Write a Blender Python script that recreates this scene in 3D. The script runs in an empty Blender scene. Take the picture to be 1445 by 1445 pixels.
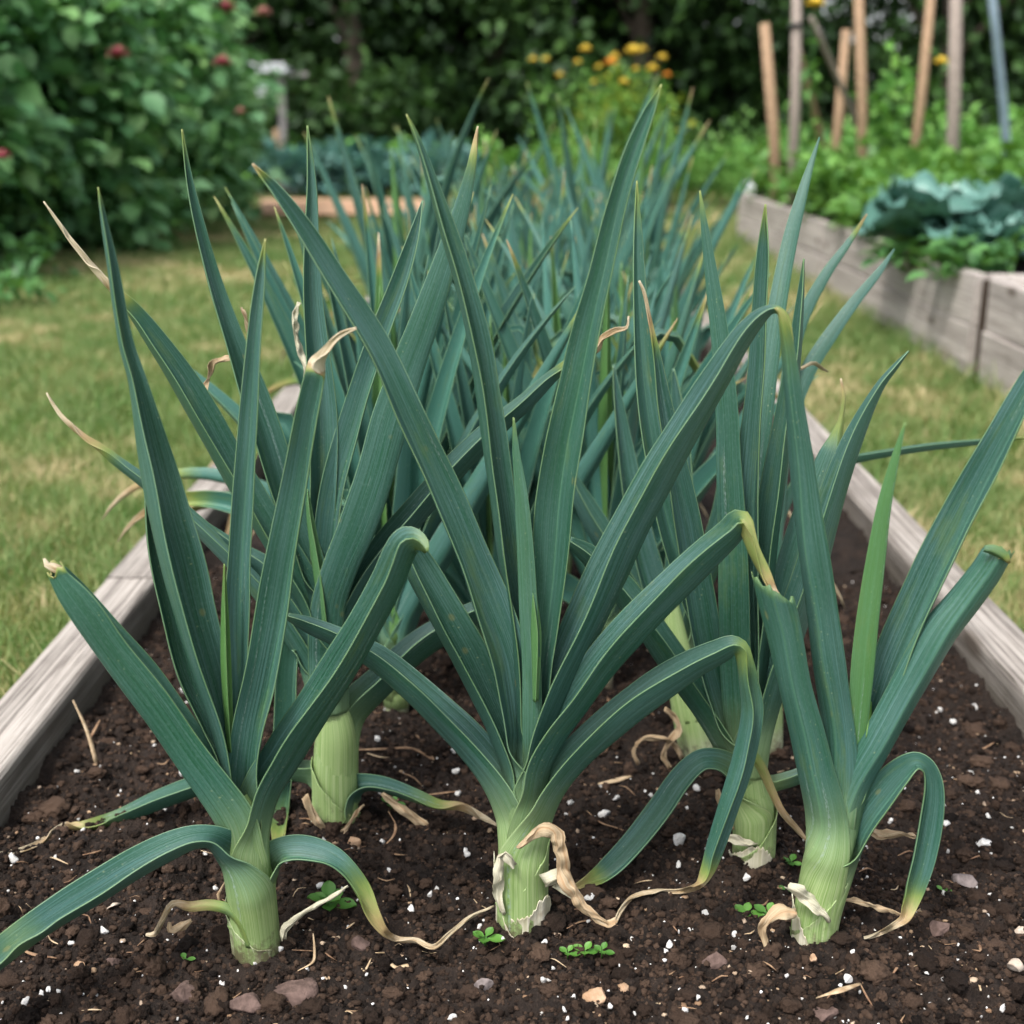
import bpy, math, random
import numpy as np
from mathutils import Vector, Matrix

SC = bpy.context.scene
COL = SC.collection
random.seed(7)
RNG = np.random.default_rng(11)
R = math.radians

# ---------------------------------------------------------------- camera
CH = 0.72                    # camera height above the bed soil
PITCH = R(16.8); YAW = R(0.4)
FP = 1800.0                  # focal length in pixels of the 1445 px photograph
cam_d = bpy.data.cameras.new('camera'); cam = bpy.data.objects.new('camera', cam_d); COL.objects.link(cam)
cam.location = (0, 0, CH)
cam.rotation_euler = (math.pi/2 - PITCH, 0, YAW)
cam_d.sensor_width = 36; cam_d.lens = 36*FP/1445; cam_d.clip_start = 0.05; cam_d.clip_end = 300
cam_d.dof.use_dof = True; cam_d.dof.focus_distance = 1.16; cam_d.dof.aperture_fstop = 4.4
cam_d.dof.aperture_blades = 7
SC.camera = cam
# ---------------------------------------------------------------- world, sun, exposure
SUN_EL, SUN_AZ = R(58), R(215)
w = bpy.data.worlds.new('World'); SC.world = w; w.use_nodes = True
nt = w.node_tree; bg = nt.nodes['Background']
sky = nt.nodes.new('ShaderNodeTexSky'); sky.sky_type = 'NISHITA'; sky.sun_disc = False
sky.sun_elevation = SUN_EL; sky.sun_rotation = SUN_AZ; sky.air_density = 1.0; sky.dust_density = 4.0
hs = nt.nodes.new('ShaderNodeHueSaturation'); hs.inputs['Saturation'].default_value = 0.35
nt.links.new(sky.outputs[0], hs.inputs['Color']); nt.links.new(hs.outputs[0], bg.inputs[0])
bg.inputs[1].default_value = 0.15
sl = bpy.data.lights.new('sun', 'SUN'); sl.energy = 1.5; sl.angle = R(11); sl.color = (1, .965, .91)
so = bpy.data.objects.new('sun', sl); COL.objects.link(so)
sd = Vector((math.sin(SUN_AZ)*math.cos(SUN_EL), math.cos(SUN_AZ)*math.cos(SUN_EL), math.sin(SUN_EL)))
so.rotation_euler = sd.to_track_quat('Z', 'Y').to_euler()
SC.view_settings.view_transform = 'Standard'; SC.view_settings.look = 'None'
SC.view_settings.exposure = 1.1; SC.view_settings.gamma = 1; SC.view_settings.use_curve_mapping = False
SC.cycles.max_bounces = 6; SC.cycles.diffuse_bounces = 4; SC.cycles.transmission_bounces = 3
SC.cycles.transparent_max_bounces = 4; SC.cycles.caustics_reflective = False; SC.cycles.caustics_refractive = False

# ---------------------------------------------------------------- pixel measuring helpers
_rot = Matrix.Rotation(YAW, 3, 'Z') @ Matrix.Rotation(math.pi/2 - PITCH, 3, 'X')
AX = np.array(_rot @ Vector((0, 0, -1)))
CAM = np.array((0, 0, CH))
def ray(px, py):
    return np.array(_rot @ Vector(((px-722.5)/FP, -(py-722.5)/FP, -1)))
def at_y(px, py, Y):
    d = ray(px, py); return CAM + d*(Y/d[1])
def at_z(px, py, z):
    d = ray(px, py); return CAM + d*((z-CH)/d[2])
def gnd(px, py, z=0.0):
    return at_z(px, py, z)

# ---------------------------------------------------------------- object helpers
def mesh_np(name, V, F, mat=None, uv=None, data=None, smooth=True):
    """V (n,3), F list of index tuples or (m,k) array"""
    me = bpy.data.meshes.new(name)
    V = np.asarray(V, dtype=np.float32)
    if isinstance(F, np.ndarray):
        k = F.shape[1]; m = len(F)
        me.vertices.add(len(V)); me.vertices.foreach_set('co', V.ravel())
        me.loops.add(m*k); me.loops.foreach_set('vertex_index', F.astype(np.int32).ravel())
        me.polygons.add(m); me.polygons.foreach_set('loop_start', np.arange(0, m*k, k, dtype=np.int32))
        me.polygons.foreach_set('loop_total', np.full(m, k, dtype=np.int32))
        me.update(calc_edges=True)
    else:
        me.from_pydata([tuple(map(float, v)) for v in V], [], [tuple(map(int, f)) for f in F])
    if uv is not None:
        li = np.empty(len(me.loops), dtype=np.int32); me.loops.foreach_get('vertex_index', li)
        ul = me.uv_layers.new(name='UVMap'); ul.data.foreach_set('uv', np.asarray(uv, dtype=np.float32)[li].ravel())
    if data is not None:
        ca = me.color_attributes.new('data', 'FLOAT_COLOR', 'POINT')
        d4 = np.ones((len(V), 4), dtype=np.float32); d4[:, :data.shape[1]] = data
        ca.data.foreach_set('color', d4.ravel())
    if smooth: me.polygons.foreach_set('use_smooth', np.ones(len(me.polygons), dtype=bool))
    if mat: me.materials.append(mat)
    me.validate(clean_customdata=False)
    me.update()
    return me
def link(name, me, parent=None, loc=None, rz=0.0):
    o = bpy.data.objects.new(name, me); COL.objects.link(o)
    if parent: o.parent = parent
    if loc is not None: o.location = loc
    o.rotation_euler[2] = rz
    return o
def tag(o, label=None, cat=None, group=None, kind=None):
    if label: o['label'] = label
    if cat: o['category'] = cat
    if group: o['group'] = group
    if kind: o['kind'] = kind
    return o
def empty(name, loc, rz=0.0):
    o = bpy.data.objects.new(name, None); COL.objects.link(o); o.location = loc; o.rotation_euler[2] = rz
    o.empty_display_size = .05
    return o
def copy_tree(root, loc, rz, sc=1.0):
    r = root.copy(); COL.objects.link(r); r.location = loc; r.rotation_euler[2] = rz; r.scale = (sc, sc, sc)
    for ch in root.children:
        c = ch.copy(); COL.objects.link(c); c.parent = r
    return r

# ---------------------------------------------------------------- materials
def newmat(name):
    m = bpy.data.materials.new(name); m.use_nodes = True
    return m, m.node_tree, m.node_tree.nodes['Principled BSDF']
class NB:
    def __init__(s, nt): s.nt = nt
    def n(s, t, **kw):
        x = s.nt.nodes.new(t)
        for k, v in kw.items():
            if k.startswith('i_'):
                k = k[2:]; x.inputs[int(k) if k.isdigit() else k].default_value = v
            else: setattr(x, k, v)
        return x
    def l(s, a, b): s.nt.links.new(a, b)
    def math(s, op, a, b=None, c=None, clamp=False):
        x = s.n('ShaderNodeMath', operation=op, use_clamp=clamp)
        for i, v in enumerate((a, b, c)):
            if v is None: continue
            if isinstance(v, (int, float)): x.inputs[i].default_value = v
            else: s.l(v, x.inputs[i])
        return x.outputs[0]
    def mix(s, f, a, b, bt='MIX'):
        x = s.n('ShaderNodeMix', data_type='RGBA', blend_type=bt)
        for sock, v in ((x.inputs[0], f), (x.inputs[6], a), (x.inputs[7], b)):
            if isinstance(v, (int, float)): sock.default_value = v
            elif isinstance(v, tuple): sock.default_value = (*v, 1)
            else: s.l(v, sock)
        return x.outputs[2]
    def noise(s, vec, scale, detail=3, rough=.55, col=False):
        x = s.n('ShaderNodeTexNoise'); x.inputs['Scale'].default_value = scale
        x.inputs['Detail'].default_value = detail; x.inputs['Roughness'].default_value = rough
        if vec is not None: s.l(vec, x.inputs['Vector'])
        return x.outputs[1 if col else 0]
    def mapr(s, v, a, b, c=0.0, d=1.0):
        x = s.n('ShaderNodeMapRange'); s.l(v, x.inputs[0])
        for i, q in enumerate((a, b, c, d)): x.inputs[i+1].default_value = q
        return x.outputs[0]
    def ramp(s, f, stops):
        x = s.n('ShaderNodeValToRGB'); s.l(f, x.inputs[0]); e = x.color_ramp.elements
        while len(e) < len(stops): e.new(.5)
        for i, (p, c) in enumerate(stops): e[i].position = p; e[i].color = (*c, 1)
        return x.outputs[0]
    def scalev(s, v, sc):
        x = s.n('ShaderNodeMapping'); s.l(v, x.inputs[0]); x.inputs['Scale'].default_value = sc
        return x.outputs[0]
    def bump(s, h, strength, dist, bsdf):
        x = s.n('ShaderNodeBump'); x.inputs['Strength'].default_value = strength; x.inputs['Distance'].default_value = dist
        s.l(h, x.inputs['Height']); s.l(x.outputs[0], bsdf.inputs['Normal']); return x

def leek_material():
    m, nt, b = newmat('leek_leaf'); q = NB(nt)
    uv = q.n('ShaderNodeUVMap').outputs[0]; sep = q.n('ShaderNodeSeparateXYZ'); q.l(uv, sep.inputs[0])
    u, v = sep.outputs[0], sep.outputs[1]
    att = q.n('ShaderNodeAttribute', attribute_name='data'); sc = q.n('ShaderNodeSeparateColor'); q.l(att.outputs[0], sc.inputs[0])
    dry, bl, tone = sc.outputs[0], sc.outputs[1], sc.outputs[2]
    info = q.n('ShaderNodeObjectInfo'); geo = q.n('ShaderNodeTexCoord').outputs['Object']
    rnd = info.outputs['Random']
    cmb = q.n('ShaderNodeCombineXYZ'); q.l(u, cmb.inputs[0]); q.l(v, cmb.inputs[1]); q.l(q.math('MULTIPLY', rnd, 37.0), cmb.inputs[2])
    vein = q.noise(q.scalev(cmb.outputs[0], (46, 2.2, 1)), 1.0, 2, .6)
    vein2 = q.noise(q.scalev(cmb.outputs[0], (120, 6, 1)), 1.0, 1, .5)
    patch = q.noise(q.scalev(cmb.outputs[0], (3.0, 7, 1)), 1.0, 4, .65); band = q.noise(q.scalev(cmb.outputs[0], (17, .9, 1)), 1.0, 2, .6)
    c = q.mix(q.mapr(patch, .38, .62), (.022, .115, .062), (.088, .190, .190))
    c = q.mix(q.mapr(band, .35, .65, 0, .5), c, (.018, .080, .055))
    c = q.mix(q.mapr(vein, .35, .65, 0, .6), c, (.120, .232, .222))
    c = q.mix(q.mapr(rnd, 0, 1, 0, .45), c, (.026, .118, .054))
    c = q.mix(q.math('MULTIPLY', q.mapr(vein2, .40, .60), .6), c, (.014, .062, .034))
    fine = q.noise(q.scalev(cmb.outputs[0], (30, 260, 1)), 1.0, 3, .7)
    c = q.mix(q.math('MULTIPLY', q.mapr(fine, .5, .8), .35), c, (.15, .26, .22))
    c = q.mix(tone, c, (.130, .290, .050))
    c = q.mix(q.math('MULTIPLY', tone, -1.0, clamp=True), c, (.070, .215, .175))
    # pale keel line and yellow-green margins
    ku = q.math('ABSOLUTE', q.math('SUBTRACT', u, .5))
    keel = q.math('MULTIPLY', q.mapr(ku, 0, .035, 1, 0), .38)
    c = q.mix(keel, c, (.12, .27, .16))
    edge = q.math('MULTIPLY', q.mapr(ku, .486, .498, 0, 1), .42)
    c = q.mix(edge, c, (.26, .40, .17))
    # pale sheath: veined green fading towards cream at the ground
    str_ = q.noise(q.scalev(cmb.outputs[0], (110, 2.5, 1)), 1.0, 3, .7)
    pale = q.mix(q.mapr(str_, .3, .7), (.15, .27, .055), (.42, .52, .26))
    c = q.mix(bl, c, pale)
    yz = q.noise(q.scalev(cmb.outputs[0], (2.2, 8, 7.7)), 1.0, 4, .7)
    c = q.mix(q.mapr(yz, .58, .72, 0, .45), c, (.12, .20, .065))
    sz = q.n('ShaderNodeSeparateXYZ'); q.l(geo, sz.inputs[0]); dn2 = q.noise(geo, 130, 4, .7)
    dirt = q.mapr(q.math('ADD', sz.outputs[2], q.math('MULTIPLY', q.math('SUBTRACT', dn2, .5), .07)), .004, .024, .85, 0)
    c = q.mix(q.math('MULTIPLY', dirt, bl), c, (.09, .062, .042))
    # drying: green > yellow > tan > cream, with blotchy transition
    dn = q.noise(q.scalev(cmb.outputs[0], (9, 60, 1)), 1.0, 3, .6)
    dd = q.math('MULTIPLY', dry, q.mapr(dn, .3, .7, .8, 1.2), clamp=True)
    dc = q.ramp(dd, [(0, (.1, .2, .05)), (.25, (.19, .26, .070)), (.5, (.36, .31, .13)), (.72, (.34, .23, .12)), (1, (.56, .48, .34))])
    c = q.mix(q.mapr(dd, .03, .25), c, dc)
    # small pale flecks (thrips and soil splash)
    fv = q.n('ShaderNodeTexVoronoi', feature='F1'); fv.inputs['Scale'].default_value = 1; q.l(q.scalev(cmb.outputs[0], (9, 170, 1)), fv.inputs['Vector'])
    zone = q.mapr(q.noise(q.scalev(cmb.outputs[0], (3, 11, 3.3)), 1.0, 2, .5), .54, .66)
    fl = q.math('MULTIPLY', q.math('MULTIPLY', q.mapr(fv.outputs[0], .04, .20, 1, 0), zone), .38)
    c = q.mix(fl, c, (.48, .55, .28))
    # silvery scrapes running along the blade and small rusty spots
    sc1 = q.noise(q.scalev(cmb.outputs[0], (16, 5, 2.1)), 1.0, 1, .4); sc2 = q.noise(q.scalev(cmb.outputs[0], (60, 260, 1)), 1.0, 2, .7)
    c = q.mix(q.math('MULTIPLY', q.math('MULTIPLY', q.mapr(sc1, .70, .74), q.mapr(sc2, .45, .6)), .55), c, (.30, .38, .36))
    rv = q.n('ShaderNodeTexVoronoi', feature='F1'); rv.inputs['Scale'].default_value = 1; q.l(q.scalev(cmb.outputs[0], (3.1, 34, 1.7)), rv.inputs['Vector'])
    rz_ = q.mapr(q.noise(q.scalev(cmb.outputs[0], (1.5, 6, 5.1)), 1.0, 2, .5), .60, .66)
    c = q.mix(q.math('MULTIPLY', q.math('MULTIPLY', q.mapr(rv.outputs[0], .08, .16, 1, 0), rz_), .35), c, (.30, .27, .09))
    q.l(c, b.inputs['Base Color'])
    b.inputs['Roughness'].default_value = .48; b.inputs['Specular IOR Level'].default_value = .42
    q.l(q.mapr(vein, .3, .7, .34, .50), b.inputs['Roughness'])
    q.bump(q.math('ADD', q.math('MULTIPLY', vein, 1.0), q.math('MULTIPLY', vein2, .5)), .35, .0012, b)
    tr = q.n('ShaderNodeBsdfTranslucent'); q.l(q.mix(.6, c, (.16, .34, .03)), tr.inputs[0])
    mx = q.n('ShaderNodeMixShader'); mx.inputs[0].default_value = .16
    out = nt.nodes['Material Output']; q.l(b.outputs[0], mx.inputs[1]); q.l(tr.outputs[0], mx.inputs[2]); q.l(mx.outputs[0], out.inputs[0])
    return m
def stem_material():
    m, nt, b = newmat('leek_stem'); q = NB(nt)
    uv = q.n('ShaderNodeUVMap').outputs[0]
    att = q.n('ShaderNodeAttribute', attribute_name='data'); sc = q.n('ShaderNodeSeparateColor'); q.l(att.outputs[0], sc.inputs[0])
    lo = sc.outputs[0]
    s1 = q.noise(q.scalev(uv, (120, 2.5, 1)), 1.0, 3, .7); s2 = q.noise(q.scalev(uv, (9, 22, 1)), 1.0, 3, .6)
    c = q.mix(q.mapr(s1, .3, .7), (.15, .27, .055), (.42, .52, .26))
    c2 = q.mix(q.mapr(s1, .3, .7), (.30, .38, .17), (.62, .62, .46))
    c = q.mix(q.mapr(q.math('ADD', lo, q.math('MULTIPLY', q.math('SUBTRACT', s2, .5), .8)), .35, .8), c, c2)
    dirt = q.math('MULTIPLY', q.mapr(q.math('ADD', lo, q.math('MULTIPLY', s2, .3)), .98, 1.2), .8)
    c = q.mix(dirt, c, (.16, .11, .07))
    oc = q.n('ShaderNodeTexCoord').outputs['Object']; sz = q.n('ShaderNodeSeparateXYZ'); q.l(oc, sz.inputs[0]); dn2 = q.noise(oc, 110, 4, .7)
    c = q.mix(q.mapr(q.math('ADD', sz.outputs[2], q.math('MULTIPLY', q.math('SUBTRACT', dn2, .5), .10)), .006, .030, .8, 0), c, (.10, .07, .048))
    q.l(c, b.inputs['Base Color']); b.inputs['Roughness'].default_value = .42
    b.inputs['Subsurface Weight'].default_value = .0
    q.bump(s1, .5, .0012, b)
    return m
M_LEAF = leek_material(); M_STEM = stem_material()

def wood_material(name, top, dark, damp=None, axis=1):
    m, nt, b = newmat(name); q = NB(nt)
    o = q.n('ShaderNodeTexCoord').outputs['Object']
    info = q.n('ShaderNodeObjectInfo').outputs['Random']
    off = q.n('ShaderNodeVectorMath', operation='ADD'); q.l(o, off.inputs[0])
    cx = q.n('ShaderNodeCombineXYZ'); q.l(q.math('MULTIPLY', info, 30.0), cx.inputs[0]); q.l(cx.outputs[0], off.inputs[1])
    s = [160, 160, 160]; s[axis] = 3.0
    g = q.noise(q.scalev(off.outputs[0], tuple(s)), 1.0, 4, .65)
    s2 = [34, 34, 34]; s2[axis] = .9
    wv = q.noise(q.scalev(off.outputs[0], tuple(s2)), 1.0, 3, .6)
    bl = q.noise(off.outputs[0], 7, 4, .6)
    c = q.mix(q.mapr(g, .40, .56), dark, top)
    c = q.mix(q.mapr(wv, .35, .6, .55, 0), c, tuple(x*.62 for x in dark))
    c = q.mix(q.mapr(bl, .45, .75, 0, .45), c, tuple(x*.75 for x in top))
    s3 = [75, 75, 75]; s3[axis] = 1.6
    ck = q.noise(q.scalev(off.outputs[0], tuple(s3)), 1.0, 3, .7)
    c = q.mix(q.mapr(ck, .655, .69, 0, .85), c, (.035, .028, .022))
    kv = q.n('ShaderNodeTexVoronoi', feature='F1'); kv.inputs['Scale'].default_value = 1
    s4 = [7, 7, 7]; s4[axis] = 2.2; q.l(q.scalev(off.outputs[0], tuple(s4)), kv.inputs['Vector'])
    c = q.mix(q.mapr(kv.outputs[0], .05, .13, .8, 0), c, (.075, .05, .035))
    st = q.noise(q.scalev(off.outputs[0], (5, 5, 5)), 1.0, 5, .7)
    c = q.mix(q.mapr(st, .56, .74, 0, .32), c, (.09, .085, .06))
    if damp:
        sp = q.n('ShaderNodeSeparateXYZ'); q.l(o, sp.inputs[0])
        f = q.mapr(q.math('ADD', sp.outputs[2], q.math('MULTIPLY', q.math('SUBTRACT', bl, .5), damp[2])), damp[0], damp[1], 1, 0)
        c = q.mix(f, c, damp[3])
    q.l(c, b.inputs['Base Color']); b.inputs['Roughness'].default_value = .85; b.inputs['Specular IOR Level'].default_value = .25
    q.bump(q.math('ADD', g, wv), .7, .004, b)
    return m
def leafy_material(name, cols, rough=.5, trans=.2, tcol=(.2, .4, .04), spec=.4):
    """plant material: the 'data' attribute carries one random value per leaf (r) and a second (g)"""
    m, nt, b = newmat(name); q = NB(nt)
    att = q.n('ShaderNodeAttribute', attribute_name='data'); sc = q.n('ShaderNodeSeparateColor'); q.l(att.outputs[0], sc.inputs[0])
    n = len(cols)
    c = q.ramp(sc.outputs[0], [(i/(n-1), cc) for i, cc in enumerate(cols)])
    c = q.mix(q.mapr(sc.outputs[1], 0, 1, 0, .35), c, tuple(min(1, x*1.9) for x in cols[-1]))
    q.l(c, b.inputs['Base Color']); b.inputs['Roughness'].default_value = rough; b.inputs['Specular IOR Level'].default_value = spec
    if trans:
        tr = q.n('ShaderNodeBsdfTranslucent'); q.l(q.mix(.5, c, tcol), tr.inputs[0])
        mx = q.n('ShaderNodeMixShader'); mx.inputs[0].default_value = trans
        out = nt.nodes['Material Output']; q.l(b.outputs[0], mx.inputs[1]); q.l(tr.outputs[0], mx.inputs[2]); q.l(mx.outputs[0], out.inputs[0])
    return m
def plain_material(name, c1, c2, scale=30, rough=.8, bump=.3, dist=.003, spec=.3):
    m, nt, b = newmat(name); q = NB(nt)
    o = q.n('ShaderNodeTexCoord').outputs['Object']; n = q.noise(o, scale, 4, .6)
    q.l(q.mix(q.mapr(n, .35, .65), c1, c2), b.inputs['Base Color']); b.inputs['Roughness'].default_value = rough
    b.inputs['Specular IOR Level'].default_value = spec
    q.bump(q.noise(o, scale*4, 4, .6), bump, dist, b)
    return m

# ---------------------------------------------------------------- value noise
def vnoise(shape, ext, wl, rng):
    """smooth random field: shape (ny,nx) samples over ext (my,mx) metres with wavelength wl"""
    gy, gx = int(ext[0]/wl)+4, int(ext[1]/wl)+4
    g = rng.random((gy, gx)).astype(np.float32)
    y = np.linspace(0, ext[0]/wl, shape[0]); x = np.linspace(0, ext[1]/wl, shape[1])
    yi = y.astype(int); xi = x.astype(int); fy = (y-yi); fx = (x-xi)
    fy = (fy*fy*(3-2*fy))[:, None]; fx = (fx*fx*(3-2*fx))[None, :]
    a = g[np.ix_(yi, xi)]; b = g[np.ix_(yi, xi+1)]; c = g[np.ix_(yi+1, xi)]; d = g[np.ix_(yi+1, xi+1)]
    return (a*(1-fx)+b*fx)*(1-fy) + (c*(1-fx)+d*fx)*fy
def grid_faces(ny, nx):
    i = np.arange(ny-1)[:, None]*nx + np.arange(nx-1)[None, :]
    return np.stack([i, i+1, i+1+nx, i+nx], -1).reshape(-1, 4)

# ================================================================ SETTING
LAWN_Z = -0.05
BED_Y1 = 7.2
BX0, BX1 = gnd(0, 1185)[0], gnd(1445, 1052)[0]    # inner faces of the two long boards
BTOP = 0.066
# lawn sheet to the horizon
def lawn_mat():
    m, nt, b = newmat('lawn'); q = NB(nt)
    o = q.n('ShaderNodeTexCoord').outputs['Object']
    big = q.noise(o, 1.6, 4, .6); fine = q.noise(o, 60, 3, .6)
    c = q.mix(q.mapr(big, .42, .62), (.070, .125, .022), (.26, .22, .095))
    c = q.mix(q.mapr(fine, .3, .7, 0, .6), c, (.035, .065, .014))
    q.l(c, b.inputs['Base Color']); b.inputs['Roughness'].default_value = .95; b.inputs['Specular IOR Level'].default_value = .1
    q.bump(fine, .8, .01, b); return m
nn = 40
xs = np.linspace(-80, 80, nn); ys = np.linspace(-20, 140, nn)
V = np.stack([np.tile(xs, nn), np.repeat(ys, nn), np.full(nn*nn, LAWN_Z)], -1)
lawn = link('ground', mesh_np('ground', V, grid_faces(nn, nn), lawn_mat())); tag(lawn, kind='structure')

# grass blades, one mesh of stuff
def bigpatch(x, y):
    return (np.sin(x*2.1+1.3*np.sin(y*1.7))+np.sin(y*2.9+x*1.1+2)+.8*np.sin(x*5.3-y*4.1)+.7*np.sin(x*9.1+y*7.7+1))/3.5
def grass(name, regions, mat):
    Vs, Ds = [], []
    for (x0, x1, y0, y1, dens, h, wd) in regions:
        n = int((x1-x0)*(y1-y0)*dens)
        x = RNG.uniform(x0, x1, n); y = RNG.uniform(y0, y1, n)
        keep = np.ones(n, bool)
        # only what the photograph can see, plus a margin
        px = x/np.maximum(y, .1)*FP
        keep &= (np.abs(px) < 980)
        keep &= ~((x > BX0-.11) & (x < BX1+.11) & (y < BED_Y1+.1))
        keep &= ~((x > GX(y)-.02) & (y < G_FAR+.1))
        x, y = x[keep], y[keep]; n = len(x)
        bp = bigpatch(x, y)
        hh = h*RNG.uniform(.45, 1.25, n)*(1-.35*np.clip(bp, 0, 1))
        # longer tufts along the boards
        ed = np.minimum(np.abs(x-(BX0-.1)), np.minimum(np.abs(x-(BX1+.1)), np.abs(x-GX(y))))
        hh *= 1+2.0*np.exp(-ed/.05)
        a = RNG.uniform(0, 2*np.pi, n); la = RNG.uniform(0, 2*np.pi, n); ln = RNG.uniform(.2, 1.1, n)*hh
        ww = wd*RNG.uniform(.6, 1.3, n)
        dx, dy = np.cos(a)*ww/2, np.sin(a)*ww/2
        z0 = np.full(n, LAWN_Z)
        p0 = np.stack([x-dx, y-dy, z0], -1); p1 = np.stack([x+dx, y+dy, z0], -1)
        mx, my = x+np.cos(la)*ln*.35, y+np.sin(la)*ln*.35
        p2 = np.stack([mx+dx*.7, my+dy*.7, z0+hh*.6], -1); p3 = np.stack([mx-dx*.7, my-dy*.7, z0+hh*.6], -1)
        tx, ty = x+np.cos(la)*ln, y+np.sin(la)*ln
        p4 = np.stack([tx+dx*.15, ty+dy*.15, z0+hh*RNG.uniform(.7, 1, n)], -1); p5 = p4 - np.stack([dx*.3, dy*.3, dx*0], -1)
        Vs.append(np.stack([p0, p1, p2, p3, p4, p5], 1).reshape(-1, 3))
        bp = bp+.5*np.sin(x*17+y*6)*np.sin(y*13-x*5); r = np.clip(.26+.75*bp+RNG.normal(0, .2, n), 0, 1)
        Ds.append(np.repeat(np.stack([r, RNG.random(n)*.5, r], -1), 6, 0))
    V = np.concatenate(Vs); D = np.concatenate(Ds); n = len(V)//6
    b = np.arange(n)[:, None]*6
    F = np.concatenate([b+np.array([0, 1, 2, 3]), b+np.array([3, 2, 4, 5])])
    return tag(link(name, mesh_np(name, V, F, mat, data=D, smooth=False)), 'mown green lawn grass with tan dry patches around the beds', 'grass', kind='stuff')
# front-left edge line of the far raised beds (x as a function of y)
_g0 = gnd(1361, 531, LAWN_Z); _g1 = gnd(1040, 338, LAWN_Z)
G_NEAR, G_FAR = float(_g0[1]), float(_g1[1])
def GX(y): return _g0[0] + (_g1[0]-_g0[0])*(y-_g0[1])/(_g1[1]-_g0[1])
m_grass = leafy_material('grass_blades', [(.050, .145, .026), (.092, .190, .045), (.235, .235, .092), (.52, .42, .24)], .6, .25, (.25, .4, .05), .25)
grass('grass', [(-1.9, 1.7, 1.3, 3.0, 15000, .036, .0030), (-3, 2.1, 3.0, 5.5, 6500, .042, .0042),
                (-5.2, 3.2, 5.5, 9.5, 2600, .05, .007), (-8, 6, 9.5, 15, 900, .06, .013)], m_grass)

# bed soil: displaced sheet, fine near the camera
def soil_mat(name, a=(.008, .0055, .0042), b_=(.026, .017, .0125), c_=(.060, .040, .029)):
    m, nt, b = newmat(name); q = NB(nt)
    o = q.n('ShaderNodeTexCoord').outputs['Object']
    n1 = q.noise(o, 40, 5, .65); n2 = q.noise(o, 300, 3, .6); n3 = q.noise(o, 5, 3, .5)
    c = q.mix(q.mapr(n1, .35, .7), a, b_); c = q.mix(q.mapr(n2, .55, .8, 0, .7), c, c_)
    c = q.mix(q.mapr(n3, .45, .75, 0, .4), c, b_)
    q.l(c, b.inputs['Base Color']); b.inputs['Roughness'].default_value = .9; b.inputs['Specular IOR Level'].default_value = .25
    q.bump(q.math('ADD', n2, n1), 1.0, .004, b); return m
M_SOIL = soil_mat('soil')
def soil_height(ny, nx, ext, rng):
    h = np.zeros((ny, nx), np.float32)
    for wl, am in ((.35, .018), (.12, .014), (.05, .013), (.022, .010), (.010, .0062), (.005, .003), (.003, .0014)):
        n = vnoise((ny, nx), ext, wl, rng)
        if wl < .06: n = 1-np.abs(2*n-1)
        h += (n-.5)*am
    return h
def soil_sheet(y0, y1, step, rng):
    ext = (y1-y0, BX1-BX0+.02); ny, nx = int(ext[0]/step)+1, int(ext[1]/step)+1
    x = np.linspace(BX0-.01, BX1+.01, nx); y = np.linspace(y0, y1, ny)
    h = soil_height(ny, nx, ext, rng)
    X, Y = np.meshgrid(x, y)
    h += .012*np.exp(-np.minimum(np.abs(X-BX0), np.abs(X-BX1))/.05) - .004
    return X, Y, h
srng = np.random.default_rng(5)
X, Y, Hn = soil_sheet(.55, 2.05, .0019, srng)
for _bx, _by, _r in ((360, 1334, .030), (738, 1300, .034), (1148, 1330, .030), (473, 1165, .034), (1063, 1213, .030), (1082, 1060, .026), (985, 1072, .028)):
    _p = gnd(_bx, _by); _d = np.sqrt((X-_p[0])**2+(Y-_p[1])**2)
    Hn = (Hn*(1-.7*np.exp(-(_d/.03)**2))+.009*np.exp(-((_d-_r)/.013)**2)).astype(np.float32)
SX0, SX1, SY0, SY1 = X.min(), X.max(), .55, 2.05
def soil_z(x, y):
    i = int(np.clip((y-SY0)/(SY1-SY0)*(Hn.shape[0]-1), 0, Hn.shape[0]-1)); j = int(np.clip((x-SX0)/(SX1-SX0)*(Hn.shape[1]-1), 0, Hn.shape[1]-1))
    return float(Hn[i, j])
V = np.stack([X, Y, Hn], -1).reshape(-1, 3); ny, nx = Hn.shape; F = grid_faces(ny, nx)
me1 = mesh_np('soil', V, F, M_SOIL)
X2, Y2, H2 = soil_sheet(2.04, BED_Y1, .012, srng)
V2 = np.stack([X2, Y2, H2*1.2], -1).reshape(-1, 3); F2 = grid_faces(*H2.shape)
o1 = tag(link('soil', me1), kind='structure'); tag(link('soil', mesh_np('soil', V2, F2, M_SOIL)), kind='structure')

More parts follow.
